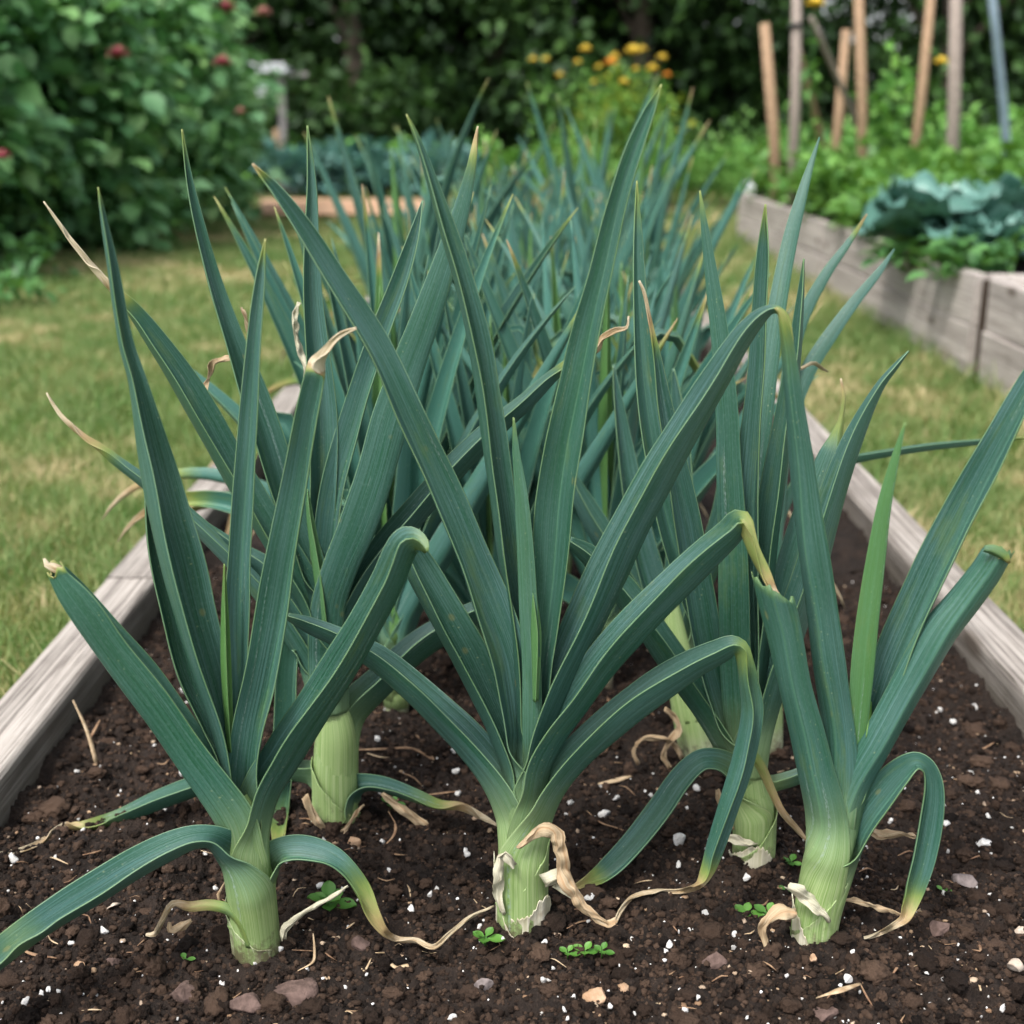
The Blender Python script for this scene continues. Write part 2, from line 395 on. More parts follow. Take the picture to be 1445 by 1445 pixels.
# soil crumbs (stuff): numpy icosahedra
def ico():
    t = (1+5**.5)/2
    v = np.array([(-1, t, 0), (1, t, 0), (-1, -t, 0), (1, -t, 0), (0, -1, t), (0, 1, t), (0, -1, -t), (0, 1, -t), (t, 0, -1), (t, 0, 1), (-t, 0, -1), (-t, 0, 1)])/math.sqrt(1+t*t)
    f = np.array([(0, 11, 5), (0, 5, 1), (0, 1, 7), (0, 7, 10), (0, 10, 11), (1, 5, 9), (5, 11, 4), (11, 10, 2), (10, 7, 6), (7, 1, 8), (3, 9, 4), (3, 4, 2), (3, 2, 6), (3, 6, 8), (3, 8, 9), (4, 9, 5), (2, 4, 11), (6, 2, 10), (8, 6, 7), (9, 8, 1)])
    return v, f
IV, IF = ico()
def sub(v, f):
    v = list(map(tuple, v)); cache = {}; nf = []
    def mid(a, b):
        k = (min(a, b), max(a, b))
        if k not in cache:
            p = (np.array(v[a])+np.array(v[b])); p /= np.linalg.norm(p); v.append(tuple(p)); cache[k] = len(v)-1
        return cache[k]
    for a, b, c in f:
        x, y, z = mid(a, b), mid(b, c), mid(c, a); nf += [(a, x, z), (b, y, x), (c, z, y), (x, y, z)]
    return np.array(v), np.array(nf)
IV1, IF1 = sub(IV, IF); IV2, IF2 = sub(IV1, IF1); IV3, IF3 = sub(IV2, IF2)
def crumbs(n, smin, smax, mat, name, pw=2.2, ir=.35, base=(IV, IF), ymax=2.0, flat=.8, lift=.2, dens_y=True):
    bv, bf = base; k = len(bv)
    x = RNG.uniform(BX0+.01, BX1-.01, n); y = .8 + (ymax-.8)*RNG.random(n)**(1.5 if dens_y else 1)
    s = smin + (smax-smin)*RNG.random(n)**pw
    z = np.array([soil_z(a, b) for a, b in zip(x, y)]) + s*lift
    r = s[:, None]*(1+ir*(RNG.random((n, k))-.5)*2)
    P = bv[None]*r[..., None]*np.array([1, 1, flat])*RNG.uniform(.7, 1.3, (n, 1, 3))
    P += np.stack([x, y, z], -1)[:, None]
    F = (np.arange(n)[:, None, None]*k + bf[None]).reshape(-1, 3)
    d = np.repeat(np.stack([RNG.random(n)]*3, -1), k, 0)
    return link(name, mesh_np(name, P.reshape(-1, 3), F, mat, data=d, smooth=False))
m_crumb = leafy_material('soil_crumbs', [(.0055, .0033, .0024), (.015, .0090, .0062), (.030, .0182, .0125), (.070, .044, .030)], .92, 0, spec=.2)
_q = NB(m_crumb.node_tree); _q.bump(_q.noise(_q.n('ShaderNodeTexCoord').outputs['Object'], 420, 4, .7), 1.0, .004, m_crumb.node_tree.nodes['Principled BSDF'])
tag(crumbs(90000, .0006, .0038, m_crumb, 'soil_crumbs', 2.6), 'dark brown crumbs of garden soil covering the bed', 'soil crumbs', kind='stuff')
tag(crumbs(2400, .003, .009, m_crumb, 'soil_clods', 3.2, .38, (IV2, IF2), lift=.15), 'dark lumps of moist soil scattered through the bed', 'soil clods', kind='stuff')
tag(crumbs(700, .005, .013, m_crumb, 'soil_lumps', 2.6, .30, (IV2, IF2), lift=.1, flat=.65), 'larger crumbly lumps of dark soil lying on the bed', 'soil lumps', kind='stuff')
m_grit = leafy_material('grit', [(.20, .12, .07), (.30, .20, .12), (.16, .12, .10), (.42, .32, .22)], .85, 0, spec=.2)
tag(crumbs(1300, .0008, .0034, m_grit, 'grit', 2.4, .4, (IV1, IF1), flat=.6), 'fine tan and brown grit and bark specks in the soil', 'grit', kind='stuff')

# boards --------------------------------------------------------
def board(name, L, W, H, mat, seg=.08, wob=.0025, bev=.006, parent=None, rng=random):
    """bevelled weathered plank: length along Y, origin at the near end centre of its underside"""
    ny = max(3, int(L/seg)); Vv = []; prof = []
    for cx, cz, s in ((-1, 0, 0), (1, 0, 1), (1, 1, 2), (-1, 1, 3)):
        pass
    b = bev
    prof = [(-W/2, b*.5), (-W/2+b*.5, 0), (W/2-b*.5, 0), (W/2, b*.5), (W/2, H*.33), (W/2, H*.66), (W/2, H-b), (W/2-b*.35, H-b*.35), (W/2-b, H),
            (W/4, H), (0, H-.0006), (-W/4, H), (-W/2+b, H), (-W/2+b*.35, H-b*.35), (-W/2, H-b), (-W/2, H*.66), (-W/2, H*.33)]
    k = len(prof)
    ph = [rng.uniform(0, 6.28) for _ in range(6)]
    for i in range(ny+1):
        y = L*i/ny
        ox = wob*math.sin(y*2.3+ph[0])+wob*.5*math.sin(y*7.1+ph[1]); oz = wob*math.sin(y*1.7+ph[2])
        for j, (px, pz) in enumerate(prof):
            c = wob*.35
            Vv.append((px+ox+rng.uniform(-c, c)*.4, y, pz+(oz if pz > H*.5 else 0)+rng.uniform(-c, c)*.4))
    F = []
    for i in range(ny):
        for j in range(k):
            a, b2 = i*k+j, i*k+(j+1) % k; F.append((a, a+k, b2+k, b2))
    F.append(tuple(range(k))); F.append(tuple(ny*k+j for j in reversed(range(k))))
    me = mesh_np(name, np.array(Vv), F, mat, smooth=False)
    return link(name, me, parent)
M_WOOD = wood_material('weathered_board', (.44, .40, .36), (.15, .13, .115), damp=(.13, .19, .05, (.10, .085, .068)))
M_WOOD2 = wood_material('raised_bed_board', (.50, .45, .41), (.30, .262, .235))
bw = .076
def long_board(p, q_, label):
    d = Vector(q_)-Vector(p); L = d.length
    o = board('bed_board', L, bw, BTOP+.12, M_WOOD)
    o.location = (p[0], p[1], -.12); o.rotation_euler[2] = math.atan2(-d.x, d.y)
    return tag(o, label, 'bed board', 'timber boards edging the leek bed')
yj = float(at_z(185, 816, BTOP)[1])
long_board((BX0-bw/2, .45, 0), (BX0-bw/2, yj-.002, 0), 'grey weathered timber board along the front left side of the leek bed')
b2 = long_board((BX0-bw/2-.004, yj+.003, 0), (BX0-bw/2-.004, 4.4, 0), 'weathered board butting on behind the front left board, half hidden by leek leaves')
long_board((BX0-bw/2+.004, 4.405, 0), (BX0-bw/2+.004, BED_Y1, 0), 'far left end board of the leek bed, blurred behind the leeks')
yr = 3.1
long_board((BX1+bw/2, .45, 0), (BX1+bw/2, yr, 0), 'grey weathered timber board along the right side of the leek bed')
long_board((BX1+bw/2+.004, yr+.004, 0), (BX1+bw/2+.004, BED_Y1, 0), 'far right board of the leek bed, seen in snatches between blurred leaves')
o = board('bed_board', BX1-BX0, bw, BTOP+.12, M_WOOD); o.location = (BX1, BED_Y1-bw/2, -.12); o.rotation_euler[2] = math.pi/2
tag(o, 'short end board closing the far end of the leek bed', 'bed board', 'timber boards edging the leek bed')

# two raised beds on the right ----------------------------------
GTOP = .28
gdir = Vector((_g1[0]-_g0[0], _g1[1]-_g0[1], 0)).normalized(); gn = Vector((gdir.y, -gdir.x, 0))
def raised_bed(origin, L, Wd, label, ljoin):
    root = empty('raised_bed', origin, math.atan2(-gdir.x, gdir.y)); tag(root, label, 'raised bed', 'timber raised beds on the right')
    hh = (GTOP-LAWN_Z)/2; t = .05
    for tier in range(2):
        z = tier*hh
        for (x, y0, y1) in ((t/2, 0, ljoin), (t/2, ljoin+.004, L), (Wd-t/2, 0, L)):
            o = board('board', y1-y0, t-.004*tier, hh-.006, M_WOOD2, parent=root, seg=.2, wob=.003); o.location = (x, y0, z)
        for y in (t/2, L-t/2):
            o = board('board', Wd-2*t-.006, t, hh-.006, M_WOOD2, parent=root, seg=.2, wob=.003); o.location = (Wd-t-.003, y, z); o.rotation_euler[2] = math.pi/2
    for (x, y) in ((t+.03, t+.03), (t+.03, ljoin), (t+.03, L-t-.03), (Wd-t-.03, t+.03)):
        o = board('corner_post', 2*hh-.03, .05, .05, M_WOOD2, parent=root, seg=.2, wob=.001); o.location = (x, y+.025, 0); o.rotation_euler = (math.pi/2, 0, 0)
    # soil fill is part of the bed
    nx, ny = 50, int(L/.04)
    h = (vnoise((ny, nx), (L, Wd), .15, srng)-.5)*.03+(vnoise((ny, nx), (L, Wd), .05, srng)-.5)*.02+2*hh-.05
    Xs, Ys = np.meshgrid(np.linspace(t+.002, Wd-t-.002, nx), np.linspace(t+.002, L-t-.002, ny))
    link('soil_fill', mesh_np('soil_fill', np.stack([Xs, Ys, h], -1).reshape(-1, 3), grid_faces(ny, nx), M_SOIL), root)
    return root
g0 = Vector((_g0[0], _g0[1], LAWN_Z))
LB = (Vector((_g1[0], _g1[1], 0))-Vector((_g0[0], _g0[1], 0))).length
raised_bed(g0, LB, 1.5, 'far grey board raised bed filled with leafy green plants and stakes', LB*.45)
raised_bed(g0-gdir*2.485+gn*.012, 2.39, 1.5, 'near raised bed cut off by the right edge, mostly bare', 1.3)
def gpt(s, t, z=0.0):
    """point s metres along and t metres across the far raised bed"""
    p = g0+gdir*s+gn*t; return Vector((p.x, p.y, LAWN_Z+z))

# ================================================================ LEEKS
US = np.array([-1, -.975, -.86, -.66, -.44, -.2, -.05, 0, .05, .2, .44, .66, .86, .975, 1.])
NU = len(US)
def nrm(a): return a/np.maximum(np.linalg.norm(a, axis=-1, keepdims=True), 1e-9)
def sweep(P, A, V, w, al, ka, ps, us=US):
    """folded leaf blade: section = blend of an arc and a V, rolled by ps, scaled so that its seen width is w"""
    U = us[None, :]; al = al[:, None]; ka = ka[:, None]; ps = ps[:, None]
    a1 = (1-np.cos(al*U))/al; v1 = np.sin(al*U)/al
    uu = np.sqrt(U*U+.004)-.05
    a2 = uu*np.sin(al/2); v2 = U*np.cos(al/2)
    a = a1*(1-ka)+a2*ka; v = v1*(1-ka)+v2*ka
    ar = a*np.cos(ps)-v*np.sin(ps); vr = a*np.sin(ps)+v*np.cos(ps)
    lo, hi = ar.min(1, keepdims=True), ar.max(1, keepdims=True)
    s = w[:, None]/(hi-lo)
    ar = (ar-(lo+hi)/2)*s; vr = (vr-(vr.min(1, keepdims=True)+vr.max(1, keepdims=True))/2)*s
    return P[:, None]+A[:, None]*ar[..., None]+V[:, None]*vr[..., None]
def crom(K, step):
    """Catmull-Rom through rows of K; first two columns drive the spacing"""
    K = np.asarray(K, float); out = []
    n = len(K)
    for i in range(n-1):
        p0 = K[i-1] if i else 2*K[0]-K[1]; p1, p2 = K[i], K[i+1]; p3 = K[i+2] if i+2 < n else 2*K[-1]-K[-2]
        L = max(np.linalg.norm(p2[:2]-p1[:2]), 1e-3); m = max(1, int(L/step))
        # centripetal-ish tangents limited by the local segment
        l0 = max(np.linalg.norm(p1[:2]-p0[:2]), 1e-3); l2 = max(np.linalg.norm(p3[:2]-p2[:2]), 1e-3)
        t1 = (p2-p0)/(l0+L)*L; t2 = (p3-p1)/(L+l2)*L
        for j in range(m):
            t = j/m; h = (2*t**3-3*t*t+1, t**3-2*t*t+t, -2*t**3+3*t*t, t**3-t*t)
            out.append(h[0]*p1+h[1]*t1+h[2]*p2+h[3]*t2)
    out.append(K[-1]); return np.array(out)
TYPES = {  # alpha, kink of the fold, roll
    'F': (2.05, .85, .42), 'G': (2.0, .85, .72), 'H': (2.1, .85, .15), 'O': (1.5, .5, -1.15), 'I': (1.35, .55, 1.2), 'T': (1.7, .7, .95), 'B': (1.9, .8, -.55)}
def pix_leaf(name, pts, side, typ, Y, base, parent, dyb=0.0, dyt=0.0, wrap=95, ragged=False, tone=0.0, blz=(.075, .19), mat=None, label=None, start='wrap', thick=.0011, seed=None, zmin=.012, step=5.0, w0=0.0, crumple=0.0, cut=0.0):
    """leaf measured in the photograph: rows (x, y, width[, dry[, ground[, extra depth]]]) in pixels, standing at distance Y"""
    rng = np.random.default_rng(seed if seed is not None else abs(hash((pts[0][0], pts[-1][1], len(pts)))) % 99999)
    K = np.array([list(p)+[0]*(6-len(p)) for p in pts], float)
    C = crom(K, step); C[:, 2] = np.maximum(C[:, 2], 1.2); C[:, 3] = np.clip(C[:, 3], 0, 1)
    seg = np.r_[0, np.cumsum(np.linalg.norm(np.diff(C[:, :2], axis=0), axis=1))]
    f = seg/seg[-1]; n = len(C)
    P = np.zeros((n, 3)); Z = np.zeros(n)
    for i in range(n):
        off = dyb+(dyt-dyb)*f[i]**1.3+C[i, 5]
        p = at_y(C[i, 0], C[i, 1], Y+off)
        if C[i, 4] > .01:
            g = gnd(C[i, 0], C[i, 1], .008); k = min(1, C[i, 4]); p = p*(1-k)+g*k
        if p[2] < zmin and name != 'sheath' and f[i] > .1: p = gnd(C[i, 0], C[i, 1], zmin)
        P[i] = p; Z[i] = (p-CAM) @ AX
    w = C[:, 2]*Z/FP
    T = nrm(np.gradient(P, axis=0)); Vv = nrm(CAM-P)
    A = nrm(np.cross(T, Vv)) if side == 'L' else nrm(np.cross(Vv, T))
    V2 = nrm(np.cross(T, A)); V2 *= np.sign((V2*Vv).sum(1))[:, None]
    a1, k1, p1 = TYPES[typ] if isinstance(typ, str) else typ
    if start == 'wrap':
        b = np.clip((seg-w0)/wrap, 0, 1); b = b*b*(3-2*b)
    else: b = np.ones(n)
    wav = np.sin(seg/61+rng.uniform(0, 6))*.07+np.sin(seg/29+rng.uniform(0, 6))*.03
    al = 2.75*(1-b)+(a1+wav)*b; ka = k1*b; ps = (p1+wav*1.2)*b
    dry = C[:, 3]
    if crumple: ps = ps+np.sin(seg/15+rng.uniform(0, 6))*.7
    al = al*(1-dry*.25); ps = ps+dry*np.sin(seg/17+rng.uniform(0, 6))*.9
    w = w*(1-.07*b)*(1+.015*np.sin(seg/23+rng.uniform(0, 6)))
    G = sweep(P, A, V2, w, al, ka, ps)
    if crumple:
        nz = (vnoise((n, NU), (n*step/1000, .03), .009, rng)-.5)*crumple*2+(vnoise((n, NU), (n*step/1000, .03), .022, rng)-.5)*crumple*2
        G += V2[:, None]*nz[..., None]; G += A[:, None]*(nz[:, ::-1]*.5)[..., None]
        G[..., 2] = np.maximum(G[..., 2], .003)
    if cut:
        g_ = np.clip((np.arange(n)-(n-12))/11, 0, 1)
        G += T[:, None]*(cut*g_[:, None]*((G-P[:, None])*A[:, None]).sum(-1)/w[:, None])[..., None]
    if ragged:
        for j in range(NU):
            G[-1, j] += T[-1]*rng.uniform(-.006, .007); G[-2, j] += T[-1]*rng.uniform(-.002, .002)
    lenm = np.r_[0, np.cumsum(np.linalg.norm(np.diff(P, axis=0), axis=1))]
    uv = np.stack(np.broadcast_arrays((US[None]+1)/2, lenm[:, None]), -1).reshape(-1, 2)
    zz = P[:, 2]; bl = np.clip(1-(zz-blz[0])/(blz[1]-blz[0]), 0, 1)*np.clip(1.6-(seg-w0)/(wrap*1.1), 0, 1)
    bl = bl if start == 'wrap' else bl*0
    D = np.stack([np.broadcast_to(q[:, None], (n, NU)) for q in (dry, bl, np.full(n, tone))], -1).reshape(-1, 3)
    me = mesh_np(name, G.reshape(-1, 3)-np.array(base), grid_faces(n, NU), mat or M_LEAF, uv=uv, data=D)
    o = link(name, me, parent)
    s = o.modifiers.new('thickness', 'SOLIDIFY'); s.thickness = thick; s.offset = 0; s.use_rim = True
    if label: o['label'] = label
    return o
def pix_stem(pts, Y, base, parent, name='stem'):
    C = crom(pts, 6.0); n = len(C); ang = np.linspace(0, 2*np.pi, 25); P = np.array([at_y(c[0], c[1], Y) for c in C])
    w = np.array([c[2]*((p-CAM) @ AX)/FP/2 for c, p in zip(C, P)])
    seg = np.r_[0, np.cumsum(np.linalg.norm(np.diff(P, axis=0), axis=1))]
    T = nrm(np.gradient(P, axis=0)); A = nrm(np.cross(T, np.array([0, 1, 0]))); B = nrm(np.cross(A, T))
    rr = w[:, None]*(1+.025*np.sin(ang*3+seg[:, None]*20)+.012*np.sin(ang*11))
    G = P[:, None]+A[:, None]*(np.cos(ang)*rr)[..., None]+B[:, None]*(np.sin(ang)*rr)[..., None]
    uv = np.stack(np.broadcast_arrays(ang[None]/6.283*.9, seg[:, None]), -1).reshape(-1, 2)
    lo = np.clip(1-(P[:, 2]+.01)/.09, 0, 1)
    D = np.repeat(np.stack([lo]*3, -1)[:, None], 25, 1).reshape(-1, 3)
    me = mesh_np(name, G.reshape(-1, 3)-np.array(base), grid_faces(n, 25), M_STEM, uv=uv, data=D)
    return link(name, me, parent)
def leek_root(px, py, label, group='leeks growing in the timber edged bed'):
    p = gnd(px, py); root = empty('leek', tuple(p)); tag(root, label, 'leek', group); return root, p

m_dry, _nt, _b = newmat('dead_leaf'); _q = NB(_nt)
_uv = _q.n('ShaderNodeUVMap').outputs[0]
_n = _q.noise(_q.scalev(_uv, (26, 5, 1)), 1.0, 3, .6); _n2 = _q.noise(_q.scalev(_uv, (4, 9, 1)), 1.0, 3, .6)
_c = _q.mix(_q.mapr(_n, .3, .7), (.30, .21, .11), (.60, .50, .35)); _c = _q.mix(_q.mapr(_n2, .40, .66, 0, .7), _c, (.33, .16, .055))
_nt.links.new(_c, _b.inputs['Base Color']); _b.inputs['Roughness'].default_value = .7; _q.bump(_n, .6, .002, _b)
m_cream, _nt, _b = newmat('papery_sheath'); _q = NB(_nt)
_uv = _q.n('ShaderNodeUVMap').outputs[0]
_n = _q.noise(_q.scalev(_uv, (30, 4, 1)), 1.0, 3, .6); _n2 = _q.noise(_q.scalev(_uv, (3, 30, 1)), 1.0, 3, .6)
_c = _q.mix(_q.mapr(_n, .35, .65), (.42, .40, .26), (.66, .62, .50)); _c = _q.mix(_q.mapr(_n2, .5, .7, 0, .6), _c, (.35, .28, .18))
_nt.links.new(_c, _b.inputs['Base Color']); _b.inputs['Roughness'].default_value = .6; _q.bump(_n, .6, .002, _b)

def wrapskin(pts, Y0, mt=None, nm='papery_skin', frac=1.5, k=1.07, ca=0.0, slant=0.0, hmin=.45, jag=.08, lo=.6, flare=.002):
    """thin outer skin round the foot of a stem: rows (x, y, stem width) bottom to top; ca turns it, slant tips its upper edge"""
    mt = mt or m_cream; Y0 = Y0-.0065
    rng = np.random.default_rng(len(pts)+int(pts[0][0])+int(ca*10)+7); C = crom(pts, 4.0); n = len(C); m = 34
    t_ = np.linspace(-1, 1, m); ang = t_*frac+ca; P = np.array([at_y(c[0], c[1], Y0) for c in C])
    r = np.array([c[2]*((p-CAM) @ AX)/FP/2 for c, p in zip(C, P)])*k
    ht = np.clip(hmin+(1-hmin)*(.5+.5*np.sin(t_*1.6*(-1 if slant < 0 else 1)))*(1 if slant else np.cos(t_*1.45))+rng.uniform(-jag, jag, m)*.5, .05, 1.05); G = np.zeros((n, m, 3))
    for i in range(n):
        t = i/(n-1); f = t*ht*(n-1); j0 = np.clip(f.astype(int), 0, n-2); fr = f-j0
        q_ = P[j0]*(1-fr)[:, None]+P[j0+1]*fr[:, None]; rr = r[j0]*(1-fr)+r[j0+1]*fr+flare*t**5+.0004*np.sin(ang*9)
        G[i] = q_+np.stack([np.sin(ang)*rr, -np.cos(ang)*rr, ang*0], -1)
    uv = np.stack(np.broadcast_arrays(ang[None]/6.283*.9+.5, np.linspace(0, .08, n)[:, None]), -1).reshape(-1, 2)
    o = link(nm, mesh_np(nm, G.reshape(-1, 3)-np.array(B), grid_faces(n, m), mt, uv=uv, data=np.tile((lo, lo, lo), (n*m, 1))), rt)
    s = o.modifiers.new('thickness', 'SOLIDIFY'); s.thickness = .0006; s.offset = 0
    return o
# ---- front left leek
rt, B = leek_root(360, 1334, 'front left leek with a long leaf drooping to the bottom left corner'); Y = B[1]
pix_stem([(365, 1350, 60), (361, 1320, 58), (356, 1270, 57), (350, 1215, 55), (345, 1170, 50), (342, 1145, 40), (341, 1120, 14)], Y, B, rt)
def L(*a, **k): return pix_leaf('leaf', *a, Y=Y, base=B, parent=rt, **k)
L([(356, 1290, 50), (352, 1245, 56), (347, 1200, 61), (336, 1162, 60), (306, 1112, 60), (262, 1046, 62), (205, 966, 62), (146, 893, 54), (103, 838, 42), (84, 812, 30), (78, 803, 24, .4)], 'L', 'H', w0=40, dyb=-.003, dyt=-.03, ragged=True)
pix_leaf('withered_tip', [(86, 806, 14, .7), (74, 800, 12, .9), (66, 797, 8, 1), (62, 788, 2, 1)], 'L', 'O', Y=Y-.03, base=B, parent=rt, start='', dyt=0)
L([(347, 1220, 44), (340, 1140, 50), (330, 1070, 50), (304, 1020, 44), (268, 945, 40), (241, 850, 34), (222, 770, 28), (212, 700, 16), (206, 650, 4)], 'L', 'T', dyb=.01, dyt=.04)
L([(345, 1200, 42), (340, 1120, 48), (327, 1050, 48), (304, 964, 56), (279, 876, 62), (258, 792, 66), (241, 729, 62), (217, 632, 48), (195, 539, 27), (178, 482, 22), (158, 367, 15), (147, 310, 9), (139, 264, 1.5, .3)], 'L', 'G', dyb=.0, dyt=.0)
L([(340, 1180, 24), (336, 1110, 30), (334, 1030, 30), (334, 940, 32), (335, 849, 36), (338, 782, 33), (346, 649, 30), (358, 482, 21), (367, 394, 14), (374, 337, 1.5, .4)], 'R', 'I', dyb=.012, dyt=.01, wrap=60)
L([(326, 1060, 10), (320, 955, 15), (318, 880, 12), (317, 796, 1.5, .2)], 'L', 'F', tone=.6, start='')
L([(352, 1250, 50), (347, 1200, 55), (343, 1150, 54), (341, 1090, 48), (349, 1030, 47), (366, 960, 48), (380, 882, 49), (395, 789, 45), (415, 682, 38), (431, 592, 34), (444, 530, 30, .1), (446, 519, 27, .9), (452, 505, 16, 1), (466, 486, 10, 1), (482, 472, 8, 1), (503, 463, 3, 1)], 'R', 'T', dyb=-.004, dyt=-.03)
L([(355, 1285, 52), (352, 1235, 58), (350, 1185, 60), (366, 1120, 60), (398, 1065, 60), (440, 1000, 58), (478, 940, 56), (514, 880, 53), (545, 822, 50), (564, 778, 48), (574, 765, 46, .04), (586, 762, 34, .12), (597, 769, 22, .16), (602, 779, 7, .2)], 'R', 'F', w0=50, dyb=-.006, dyt=-.045)
L([(365, 1350, 60), (360, 1310, 62), (354, 1265, 64), (349, 1232, 64), (337, 1208, 56), (305, 1183, 36), (275, 1181, 36), (240, 1193, 42), (190, 1218, 47), (138, 1250, 49), (78, 1287, 46), (20, 1328, 44, .12), (-30, 1370, 38), (-70, 1410, 24)], 'L', 'G', w0=95, dyb=-.006, dyt=-.14, zmin=.02, wrap=80, blz=(.06, .12))
L([(365, 1350, 62), (361, 1312, 63), (356, 1270, 66), (362, 1234, 58), (388, 1204, 38), (412, 1196, 38), (440, 1198, 37), (470, 1208, 30), (494, 1228, 24, .1), (514, 1258, 24, .25), (528, 1292, 20, .45), (543, 1315, 12, .7), (562, 1325, 8, .8, 1), (588, 1327, 7, .9, 1), (612, 1336, 7, .8, 1), (634, 1318, 6, .9, 1), (660, 1296, 5, .9, 1), (697, 1278, 2, 1, 1)], 'R', 'T', w0=65, dyb=-.008, dyt=-.03, wrap=80, blz=(.06, .12))
L([(353, 1335, 14, .2), (340, 1300, 15, .25), (322, 1283, 15, .2), (296, 1277, 15, .35), (268, 1279, 14, .6), (246, 1274, 9, .9), (236, 1284, 8, .8), (226, 1304, 7, .9), (218, 1318, 7, .9, .8), (206, 1319, 3, 1, 1)], 'L', 'O', dyb=-.028, dyt=-.03, start='')
pix_leaf('dead_leaf', [(399, 1326, 9), (402, 1310, 11), (416, 1296, 10), (440, 1282, 7), (466, 1266, 5), (490, 1250, 2)], 'R', (1., .6, -1.4), Y=Y-.02, base=B, parent=rt, mat=m_cream, start='', dyt=-.02, crumple=.002, thick=.0005)
pix_leaf('dead_leaf', [(237, 1300, 3), (240, 1312, 8), (258, 1306, 12), (270, 1298, 4)], 'R', (1., .6, -1.4), Y=Y-.02, base=B, parent=rt, mat=m_dry, start='', crumple=.002, thick=.0005)

L_S = [(364, 1346, 62), (360, 1310, 62), (355, 1270, 63), (350, 1240, 63)]
wrapskin(L_S, Y, M_STEM, 'outer_sheath', frac=1.6, k=1.07, ca=.1, slant=1, hmin=.45, jag=.02, lo=.3)
wrapskin(L_S[:3], Y, M_STEM, 'outer_sheath', frac=1.3, k=1.11, ca=-.5, slant=-1, hmin=.3, jag=.03, lo=.6)
# ---- front centre leek
rt, B = leek_root(738, 1300, 'tallest front leek in the centre with papery cream skin at its foot'); Y = B[1]
pix_stem([(737, 1322, 64), (737, 1296, 66), (737, 1250, 60), (738, 1210, 50), (740, 1170, 38), (741, 1140, 26), (742, 1110, 8)], Y, B, rt)
L([(737, 1318, 66), (737, 1270, 67), (737, 1225, 66), (736, 1185, 66), (730, 1148, 64), (706, 1100, 58), (668, 1050, 54), (625, 1007, 50), (578, 964, 45), (530, 926, 39), (480, 900, 31), (435, 881, 24), (403, 868, 9, .1)], 'L', 'F', w0=105, dyb=-.004, dyt=.03)
L([(738, 1200, 50), (738, 1150, 56), (737, 1115, 58), (732, 1080, 54), (715, 1035, 52), (690, 980, 54), (664, 925, 57), (640, 882, 56), (616, 840, 52), (596, 805, 48), (582, 780, 38), (572, 768, 26, .1), (560, 774, 12)], 'L', 'G', dyb=.004, dyt=-.005)
L([(742, 1130, 38), (739, 1060, 48), (733, 1000, 52), (722, 935, 58), (696, 855, 56), (668, 782, 49), (627, 685, 46), (582, 590, 42), (535, 488, 38), (470, 385, 32), (425, 315, 25), (388, 265, 16), (371, 247, 9, .25), (356, 231, 1.5, .8)], 'L', 'T', dyb=-.002, dyt=-.05)
L([(744, 1110, 34), (745, 1020, 44), (740, 930, 46), (732, 850, 44), (722, 780, 42), (707, 680, 39), (693, 582, 38), (677, 482, 35), (655, 395, 30), (628, 310, 24), (600, 225, 12), (585, 185, 7, .15), (574, 161, 1.5, .35)], 'L', 'G', dyb=.01, dyt=.0)
L([(748, 1090, 20), (751, 1010, 28), (750, 930, 28), (746, 860, 27), (742, 780, 25), (736, 700, 19), (729, 640, 11), (725, 589, 1.5, .2)], 'L', 'B', tone=.14, dyb=.004, wrap=50)
L([(756, 990, 8), (757, 900, 15), (753, 850, 12), (748, 797, 1.5, .1)], 'L', 'F', tone=.5, start='', dyb=-.012)
L([(748, 1120, 32), (754, 1030, 38), (760, 940, 40), (766, 880, 46), (774, 810, 52), (783, 700, 57), (802, 590, 52), (823, 482, 43), (846, 390, 35), (870, 290, 29), (893, 215, 26), (915, 160, 17), (925, 138, 9, .15), (933, 119, 1.5, .35)], 'R', 'I', dyb=.01, dyt=-.03)
L([(741, 1180, 48), (744, 1135, 54), (747, 1090, 56), (756, 1040, 54), (776, 985, 56), (804, 920, 60), (840, 840, 64), (884, 750, 60), (926, 672, 56), (970, 597, 50), (1010, 532, 43), (1045, 477, 34), (1068, 450, 25), (1086, 437, 15), (1098, 437, 11, .2), (1108, 447, 11, .3), (1113, 470, 12, .35), (1116, 500, 10, .3), (1119, 522, 3, .4)], 'R', 'F', w0=30, dyb=.002, dyt=-.03)
L([(740, 1230, 46), (741, 1180, 50), (743, 1130, 55), (752, 1080, 56), (776, 1032, 54), (810, 985, 54), (855, 925, 55), (905, 870, 55), (958, 818, 52), (1000, 778, 47), (1030, 750, 42), (1042, 735, 36, .12), (1050, 734, 28, .3), (1055, 748, 22, .35), (1064, 775, 18, .3), (1080, 808, 16, .4), (1092, 832, 10, .8), (1100, 842, 4, .9)], 'R', 'F', w0=40, dyb=-.004, dyt=-.06)
L([(737, 1318, 68), (737, 1270, 69), (737, 1230, 69), (739, 1192, 69), (750, 1150, 62), (775, 1108, 52), (816, 1060, 50), (870, 1012, 52), (925, 970, 52), (975, 938, 44), (1012, 920, 38), (1034, 911, 32, .05), (1046, 916, 26, .2), (1051, 930, 24, .2), (1057, 962, 28, .08), (1062, 1005, 33, .05), (1050, 1070, 34), (1028, 1140, 31), (1010, 1195, 28), (997, 1232, 20, .3), (985, 1250, 11, .7), (960, 1258, 7, .8, 1), (925, 1258, 6, .9, 1), (893, 1266, 6, .8, 1), (877, 1284, 6, .9, 1), (868, 1302, 5, .9, 1)], 'R', 'F', w0=100, dyb=-.008, dyt=-.05)
